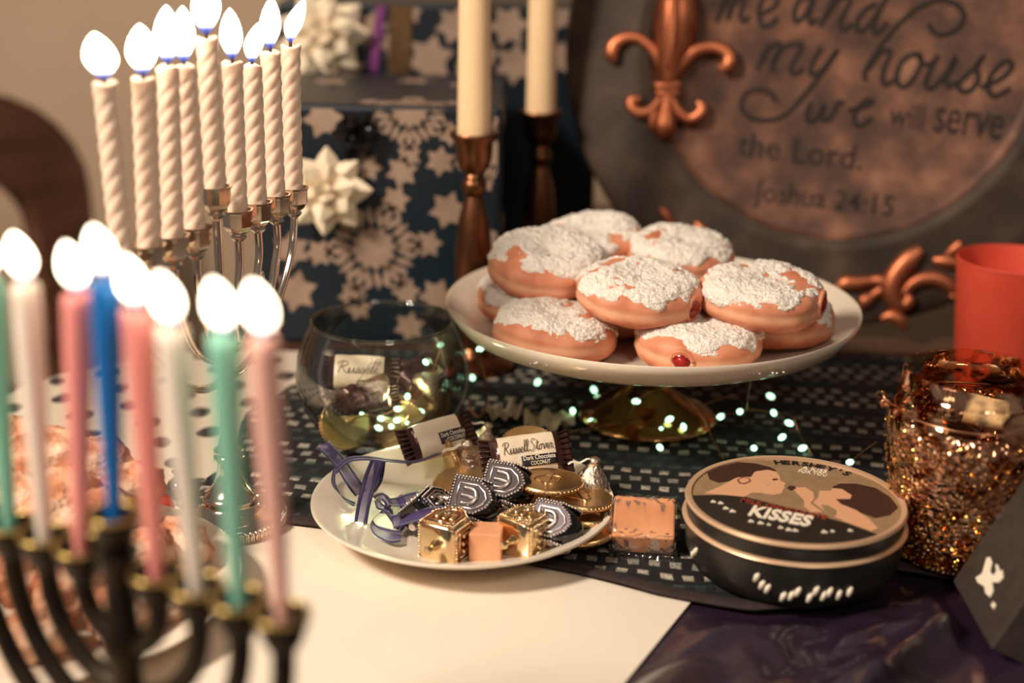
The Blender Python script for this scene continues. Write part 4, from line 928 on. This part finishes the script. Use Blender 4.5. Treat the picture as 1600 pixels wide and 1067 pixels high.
mb.build('lettering', 'ink_black', LD, smooth=False)
rr = random.Random(5)
def choc(mb, p, s_):                           # printed cream drop
    mb.prism([(p[0]-s_, p[1]-.4*s_), (p[0]+s_, p[1]-.4*s_), (p[0]+.9*s_, p[1]+.2*s_), (p[0]+.3*s_, p[1]+.8*s_), (p[0], p[1]+1.7*s_), (p[0]-.3*s_, p[1]+.8*s_), (p[0]-.9*s_, p[1]+.2*s_)], ZT+.0004, ZT+.0010)
mb = MB()
for X, Y in ((235, 365), (285, 375), (320, 410), (365, 430), (490, 498), (555, 510), (610, 520), (690, 540), (745, 555), (790, 560), (985, 570), (1040, 565), (1160, 560)): choc(mb, inlid(Mtin(X, Y), .053), rr.uniform(.0011, .0017))
mb.build('print_drops', 'ink_cream', LD, smooth=False)
mb = MB()
for a, z in ((-163, .012), (-160, .015), (-118, .0165), (-115, .013), (-112, .0115), (-104, .0085), (-100, .0095), (-97, .012), (-91, .009), (-88, .013), (-84, .010), (-81, .012), (-76, .010), (-70, .011)):
    mb = MB()
    r_ = .0574+.0003*z/.02; p = lambda da, dz: (r_*cos(R_(a+da)), r_*sin(R_(a+da)), z+dz)
    mb.tube([p(-1.2, -.002), p(-.2, .001), p(.9, .0028)], [.0011, .0015, .0007], 6); mb.build('side_print', 'ink_cream', T, angle=180)

# ------------------------------------------------------------------ glass bowl with sweets
BC = Vector((-.0835, .872, .0030))
T = thing('glass_bowl', 'round clear glass bowl filled with wrapped chocolates and fairy lights', 'bowl', BC)
po = [(0, 0), (.030, 0), (.034, .0015), (.0455, .012), (.0535, .025), (.0565, .040), (.0548, .055), (.0500, .067), (.0462, .0742), (.0462, .0765)]
pi_ = [(.0438, .0765), (.0438, .0740), (.0476, .066), (.0522, .054), (.0540, .040), (.0510, .026), (.0430, .0135), (.032, .005), (0, .004)]
MB().lathe([(r, z*1.05) for r, z in po+pi_], 72).build('bowl', 'clear_glass', T, angle=180)
MB().tube([(.0452*cos(a), .0452*sin(a), .0804) for a in [2*pi*i/72 for i in range(73)]], .0014, 8).build('rim', 'clear_glass', T, angle=180)
def inb(x, y, z, yaw=0, pitch=0, roll=0): return Matrix.Translation(BC+Vector((x, y, z))) @ rot(yaw, pitch, roll)
wrapped_bar('cream wrapped chocolate lying on top inside the glass bowl', inb(-.014, -.012, .049, 2, 2, 50), [('script', 'Russell', (-.014, -.003), (.012, -.003), .008)], L=.040, group='sweets in the glass bowl')
def dark_bar(label, M):
    T = thing('dark_wrapped_chocolate', label, 'candy', M=M, group='sweets in the glass bowl')
    def fn(u, v):
        L = .030; x = -L/2+L*u; e = max(.1, 1-abs(2*u-1)**5)**.5; a = 2*pi*v; cy, cz = cos(a), sin(a); k = .001*noise.noise(Vector((x*200, cy*3, cz*3)))
        return (x, .0095*(.85+.15*e)*(abs(cy)**.6)*(1 if cy > 0 else -1)+k, (.006*e)*(abs(cz)**.6)*(1 if cz > 0 else -1)+k)
    MB().grid(24, 28, fn).build('wrapper', 'brown_wrapper', T, angle=180)
    for s_ in (-1, 1): MB().grid(6, 30, lambda u, v: (s_*(.0135+.008*u), .0085*(2*v-1), .001*sin(v*50)), thick=.0006).build('crimped_end', 'brown_wrapper', T, angle=180)
dark_bar('dark wrapped chocolate leaning at the right inside the glass bowl', inb(.024, -.004, .047, 35, -20, 30)); dark_bar('dark wrapped chocolate in the front middle of the glass bowl', inb(.000, -.024, .034, -10, 12, 50)); dark_bar('dark wrapped chocolate low at the left inside the glass bowl', inb(-.026, -.012, .031, 60, 5, 20)); dark_bar('dark wrapped chocolate at the back inside the glass bowl', inb(.004, .022, .040, 10, 0, -20))
coin('gold coin leaning at the lower left inside the glass bowl', BC+Vector((-.018, -.022, .018)), 20, 15, 55, .0165); coin('gold coin lying at the bottom front of the glass bowl', BC+Vector((.010, -.020, .0100)), 0, 0, 12, .0165); coin('gold coin leaning at the right inside the glass bowl', BC+Vector((.029, -.006, .026)), 60, -40, 10, .0150); coin('gold coin lying in the middle of the glass bowl', BC+Vector((.0, .008, .020)), 0, 10, -5, .0175)

coin('large gold coin standing against the front left glass of the bowl', BC+Vector((-.022, -.030, .022)), 30, 8, 72, .0175); coin('large gold coin standing against the front glass of the bowl', BC+Vector((.014, -.036, .021)), -20, 5, 70, .0170)
dark_bar('dark wrapped chocolate standing up at the left inside the glass bowl', inb(-.036, -.006, .044, 20, 50, 30)); dark_bar('dark wrapped chocolate across the middle front of the glass bowl', inb(-.008, -.034, .040, 14, -6, 60)); dark_bar('dark wrapped chocolate at the far right inside the glass bowl', inb(.034, .012, .040, 80, 10, 30))
kiss('silver foil drop lying at the right inside the glass bowl', BC+Vector((.026, -.022, .042)), 40, 60, 0, .9); kiss('silver foil drop lying at the front inside the glass bowl', BC+Vector((.004, -.030, .044)), 200, 70, 0, .9)

# fairy lights
def bulb_string(label, wires, bulbs, loc, rw=.00045, rb=.0019, group='fairy light strings', glow=0):
    T = thing('fairy_lights', label, 'string lights', loc, group=group)
    for wpts in wires: MB().tube(smoothpath([tuple(p) for p in wpts], 8), rw, 6).build('wire', 'copper_wire', T, world=True, angle=180)
    first = None
    for p in bulbs:
        M_ = Matrix.Translation(Vector(p)-Vector(loc)) @ rot(random.uniform(0, 180), random.uniform(-30, 30))
        if first is None: first = MB().ball((0, 0, 0), (rb*1.6, rb, rb), 10).build('bulb', 'fairy_bulb', T, angle=180); first.matrix_local = M_
        else: share(first, T, M_)
    if glow:
        l = bpy.data.lights.new('fairy_glow', 'POINT'); l.energy = glow; l.color = (.95, 1, .55); l.shadow_soft_size = .008
        o = bpy.data.objects.new('fairy_glow', l); COL.objects.link(o); o.parent = T; o.location = (.012, -.030, .036)
    return T
q = lambda *a: P(a[0], a[1], a[2])
bulb_string('copper wire fairy lights trailing round the cake stand foot', [
  [q(868, 682, .006), q(930, 667, .009), q(985, 661, .013), q(1030, 672, .008)], [q(1010, 688, .006), q(1060, 683, .008), q(1110, 668, .012), q(1125, 652, .016), q(1158, 643, .022), q(1176, 640, .018), q(1208, 645, .016), q(1236, 650, .020), q(1250, 680, .010), q(1270, 712, .004)],
  [q(980, 680, .004), q(982, 655, .016), q(995, 628, .028), q(1018, 611, .034), q(1045, 608, .034), q(1075, 624, .030), q(1100, 655, .020), q(1115, 690, .010), q(1130, 716, .004)],
  [q(1176, 585, .060), q(1170, 610, .045), q(1168, 640, .025), q(1172, 670, .006)], [q(1300, 742, .004), q(1328, 722, .010), q(1350, 704, .016), q(1370, 690, .020)], [q(1092, 635, .014), q(1130, 622, .018), q(1150, 618, .02), q(1166, 640, .018)]],
  [q(*p) for p in ((840, 597, .010), (928, 609, .010), (895, 642, .012), (994, 627, .028), (925, 658, .008), (1046, 655, .016), (1033, 671, .010), (1126, 651, .016), (1156, 643, .022), (1209, 645, .016), (1204, 619, .012), (1233, 661, .012), (1222, 683, .010), (1178, 700, .006), (1328, 722, .010), (1031, 699, .008), (1068, 667, .012), (1254, 700, .006))], Vector((.12, .88, .003)))
bi = lambda x, y, z: BC+Vector((x, y, z))
bulb_string('fairy lights coiled among the sweets inside the glass bowl', [
  [bi(.040, -.006, .074), bi(.036, -.014, .060), bi(.030, -.018, .046), bi(.018, -.028, .036), bi(.004, -.036, .030), bi(-.012, -.036, .028), bi(-.02, -.03, .02)], [bi(.020, -.030, .034), bi(.032, -.016, .042), bi(.042, -.006, .050), bi(.040, .004, .062)], [bi(.004, -.038, .026), bi(.014, -.034, .022), bi(.026, -.026, .026)]],
  [bi(.029, -.018, .059), bi(.038, -.010, .068), bi(.018, -.030, .040), bi(.002, -.038, .028), bi(.012, -.038, .027), bi(.008, -.036, .022), bi(.018, -.036, .025), bi(.000, -.034, .020), bi(-.010, -.040, .033), bi(-.016, -.040, .036), bi(.026, -.030, .030), bi(.012, -.034, .033), bi(.032, -.026, .044)], BC, glow=.16)
bulb_string('pale cable loop with two lights hanging beside the glass bowl', [[q(749, 548, .052), q(757, 590, .035), q(760, 625, .018), q(750, 652, .006), q(735, 640, .006), q(732, 625, .010)], [q(751, 550, .052), q(746, 562, .046), q(752, 575, .041)]], [q(719, 588, .016), q(738, 590, .014), q(750, 545, .053)], Vector((-.02, .93, .003)), .0010)
def crumple(label, c, s_, mt):
    T = MB().grid(14, 10, lambda u, v: (s_*(u-.5), s_*.7*(v-.5), .012*abs(noise.noise(Vector((u*3+s_*90, v*3, 1.))))+.008*(u-.5)**2+.002*sin(u*20)), thick=.0004).build('crumpled_wrapper', mt, angle=60)
    T.location = c; tag(T, label, 'wrapper', 'crumpled wrappers'); return T
crumple('crumpled tan wrapper between the glass bowl and the cake stand', P(858, 662, .0045), .034, 'candy_wrapper'); crumple('crumpled tan wrapper close to the right of the glass bowl', P(786, 648, .0045), .026, 'candy_wrapper')

# ------------------------------------------------------------------ glitter jar, cup, dark boxes
JC = P(1492, 866, .0030); JC.z = .0030
T = thing('glitter_jar', 'golden glitter glass jar with threaded neck and wire handle on the right', 'jar', JC)
jp = [(0, 0), (.030, 0), (.0325, .003), (.036, .020), (.0405, .045), (.0440, .068), (.0448, .078), (.0430, .084), (.0396, .088), (.0392, .0905), (.0402, .092), (.0388, .094), (.0385, .0965), (.0397, .098), (.0383, .100), (.0378, .106), (.0372, .1075)]
ji = [(.0350, .107), (.0348, .100), (.0360, .089), (.0405, .080), (.0410, .072), (.0370, .045), (.0325, .020), (.028, .006), (0, .006)]
MB().lathe(jp[:8]+ji[3:], 72).build('jar_body', 'jar_glass', T, angle=70)
MB().lathe(jp[7:]+ji[:4], 72).build('threaded_neck', 'neck_glass', T, angle=70)
mb = MB(); rr = random.Random(11)
def jr(z):
    for (r0, z0), (r1, z1) in zip(jp[1:], jp[2:]):
        if z0 <= z <= z1: return r0+(r1-r0)*(z-z0)/(z1-z0)
    return .04
for i in range(2100):
    z = .003+.078*rr.random()**1.5; a = rr.uniform(0, 2*pi); s_ = rr.uniform(.0004, .0012)
    if z > .042 and rr.random() < .75 and noise.noise(Vector((cos(a)*2, sin(a)*2, z*60))) > -.05: continue
    r_ = jr(z)+.0002; c = Vector((r_*cos(a), r_*sin(a), z)); f = Matrix.Translation(c) @ rot(rr.uniform(0, 360), rr.uniform(0, 90)) @ Matrix.Diagonal((s_, s_, s_*.8, 1))
    mb.add([(1, 0, 0), (-1, 0, 0), (0, 1, 0), (0, -1, 0), (0, 0, 1), (0, 0, -1)], [(0, 2, 4), (2, 1, 4), (1, 3, 4), (3, 0, 4), (2, 0, 5), (1, 2, 5), (3, 1, 5), (0, 3, 5)], f)
o = mb.build('glitter', 'glitter_gold', T, smooth=False); o['kind'] = 'stuff'
mb = MB(); mb.tube([(.0402*cos(a), .0402*sin(a), .0865) for a in [2*pi*i/60 for i in range(61)]], .0007, 6); mb.build('neck_wire', 'copper_wire', T, angle=180)
lp = D(1356, 622, JC.y)-JC
MB().tube([(-.0400, 0, .0865), (-.0440, 0, .0880), (-.0470, 0, .0905), (-.0490, .0, .0890), (-.0482, 0, .0865), (-.0462, 0, .0872), (-.0470, 0, .0900), (-.0476, .003, .0935)], .0010, 8).build('handle_hook', 'copper_wire', T, angle=180)
MB().tube([(x, y, z) for x, y, z in smoothpath([(-.0476, .003, .0935), (-.0475, .012, .090), (-.045, .026, .083), (-.034, .042, .074), (-.016, .053, .067), (0, .056, .065), (.016, .053, .067), (.034, .042, .074), (.045, .026, .083), (.0475, .010, .090), (.0440, .003, .0885)], 6)], .0009, 6).build('wire_handle', 'copper_wire', T, angle=180)
wrapped_bar('cream wrapped candy lying inside the glitter jar', Matrix.Translation(JC+Vector((.010, .004, .082))) @ rot(-12, 8, 35), [], L=.034, wy=.009, hz=.006, group='sweets in the jar')
dark_bar('dark wrapped candy under the cream one inside the glitter jar', Matrix.Translation(JC+Vector((-.008, .010, .066))) @ rot(40, -10, 20))

CP = D(1594, 406, .985)
T = thing('red_tumbler', 'plain red plastic tumbler behind the glitter jar', 'cup', (CP.x, CP.y, .0030)); ch_ = CP.z-.003
MB().lathe([(0, 0), (.0345, 0), (.0360, .002), (.0435, ch_-.002), (.0440, ch_), (.0428, ch_), (.0420, ch_-.003), (.0345, .005), (0, .005)], 64).build('cup_wall', 'red_plastic', T, angle=60)
MB().tube([(.0434*cos(a), .0434*sin(a), ch_) for a in [2*pi*i/64 for i in range(65)]], .0009, 6).build('rolled_lip', 'red_plastic', T, angle=180)

A_, B_ = P(1488, 908, .0060), P(1548, 1014, .0060); e1 = (A_-B_).normalized(); tl = R_(64); e2 = Vector((e1.y, -e1.x, 0))*cos(tl)+Vector((0, 0, 1))*sin(tl); e3 = e1.cross(e2)
BM = Matrix((e1, e2, e3)).transposed().to_4x4(); BM.translation = B_; Lb = (A_-B_).length
T = thing('dark_card_box', 'dark card box with a cream printed mark leaning at the lower right', 'box', M=BM)
sgn = 1 if (CAM-B_).dot(e3) > 0 else -1
MB().box((Lb/2, .065, -sgn*.012), (Lb, .13, .024)).build('carton', 'dark_card', T, bevel=.001, smooth=False)
def bx_(px, py): v_ = on_plane(px, py, B_, e3)-B_; return (v_.dot(e1), v_.dot(e2))
ZB = lambda X, Y: (1360+X/2.908, 700+Y/2.908)
mb = MB()
for pts in ([(480, 590), (510, 570), (530, 500), (545, 495), (555, 520), (545, 560), (560, 580), (575, 560), (570, 530), (580, 530), (590, 560), (602, 555), (605, 590), (585, 612), (555, 610), (560, 650), (545, 678), (525, 660), (520, 630), (490, 612)], [(550, 715), (560, 698), (572, 710), (562, 732)]):
    mb.prism([bx_(*ZB(*p)) for p in pts], 0 if sgn > 0 else -.0004, .0004 if sgn > 0 else 0)
mb.build('printed_mark', 'ink_cream', T, smooth=False)
T = thing('black_cloth_bag', 'black cloth bag behind the leaning card box at the lower right corner', 'bag', (.348, .60, -.0012))
def bag(a, r, _, z): k = 1+.10*noise.noise(Vector((cos(a)*2, sin(a)*2, z*25))); return (r*k*cos(a)*.85, r*k*sin(a)*1.25, z)
MB().lathe([(0, 0), (.050, 0), (.056, .004), (.058, .03), (.054, .06), (.044, .085), (.028, .10), (.014, .106), (.018, .115), (.022, .122), (0, .120)], 40, fn=bag).build('pouch', 'black_cloth', T, angle=180)
MB().tube([(.0185*cos(a)*.85, .0185*sin(a)*1.25, .106) for a in [2*pi*i/24 for i in range(25)]], .003, 6).build('drawstring', 'dark_card', T, angle=180)

# ------------------------------------------------------------------ plate of pastries at the left
LC = Vector((-.236, .640, -.0004))
o = MB().lathe([(0, .0), (.05, 0), (.055, .002), (.078, .007), (.1000, .0150), (.1012, .0165), (.099, .0168), (.076, .0095), (.054, .005), (0, .0045)], 80).build('pastry_plate', 'ceramic', angle=60)
o.location = LC; tag(o, 'white plate under the pile of brown pastries at the left', 'plate')
def pastry(label, c, s_, seed):
    rr = random.Random(seed)
    T = MB(); d = Matrix.Diagonal((rr.uniform(.9, 1.25), rr.uniform(.8, 1.0), rr.uniform(.7, .9), 1)); prof = [(sin(pi*i/24), -cos(pi*i/24)) for i in range(25)]; prof[0] = (0, -1); prof[-1] = (0, 1)
    def fn(a, r, _, z):
        p = Vector((r*cos(a), r*sin(a), z)); k = 1+.22*noise.noise(p*1.6+Vector((seed*3.3, 0, 0)))+.13*noise.noise(p*4+Vector((0, seed*2.1, 0)))+.07*noise.noise(p*10); return tuple(p*k*s_)
    T.lathe(prof, 40, rot(rr.uniform(0, 360), rr.uniform(-20, 20)) @ d, fn=fn)
    o = T.build('crumbly_pastry', 'pastry', angle=180); o.location = c; tag(o, label, 'pastry', 'golden brown pastries on the left plate')
pas = [(28, 705, .062, .020, 'at the top left of the pile'), (84, 715, .060, .021, 'at the top of the pile between white and pink candles'), (150, 728, .056, .019, 'at the top of the pile just left of the blue candle'), (205, 770, .048, .019, 'at the top right of the pile behind the pink candle'), (20, 790, .046, .022, 'at the left edge, halfway down the pile'), (95, 800, .046, .022, 'in the middle of the pile'), (165, 815, .042, .020, 'under the blue candle in the middle row'),
       (272, 850, .024, .019, 'at the right end of the pile'), (218, 865, .028, .019, 'right of the dark menorah middle cup'), (40, 890, .026, .022, 'in the lower row at the left'), (120, 905, .026, .021, 'in the lower row below the pink candle'), (255, 930, .019, .016, 'low at the right of the pile'), (190, 960, .020, .018, 'in the lower row right of the menorah stem'), (60, 985, .019, .017, 'lowest at the left front of the pile')]
for i, (x, y, z, s_, wh) in enumerate(pas): pastry('golden brown crumbly pastry '+wh, P(x, y, z), s_, i+1)
for nm, lb, px, z, mt in (('foil_sweet', 'small red foil sweet behind the pastry pile', (246, 792), .009, 'red_plastic'), ('foil_sweet', 'small dark foil sweet beside the silver menorah base', (283, 765), .009, 'black_enamel')):
    def fn(a, r, _, zz): k = 1+.15*noise.noise(Vector((cos(a)*3, sin(a)*3, zz*300))); return (r*k*cos(a), r*k*sin(a), zz)
    o = MB().lathe([(0, -.007), (.007, -.006), (.010, 0), (.007, .006), (.003, .009), (.005, .012), (0, .012)], 24, fn=fn).build(nm, mt, angle=180); o.location = P(px[0], px[1], z); tag(o, lb, 'sweet')
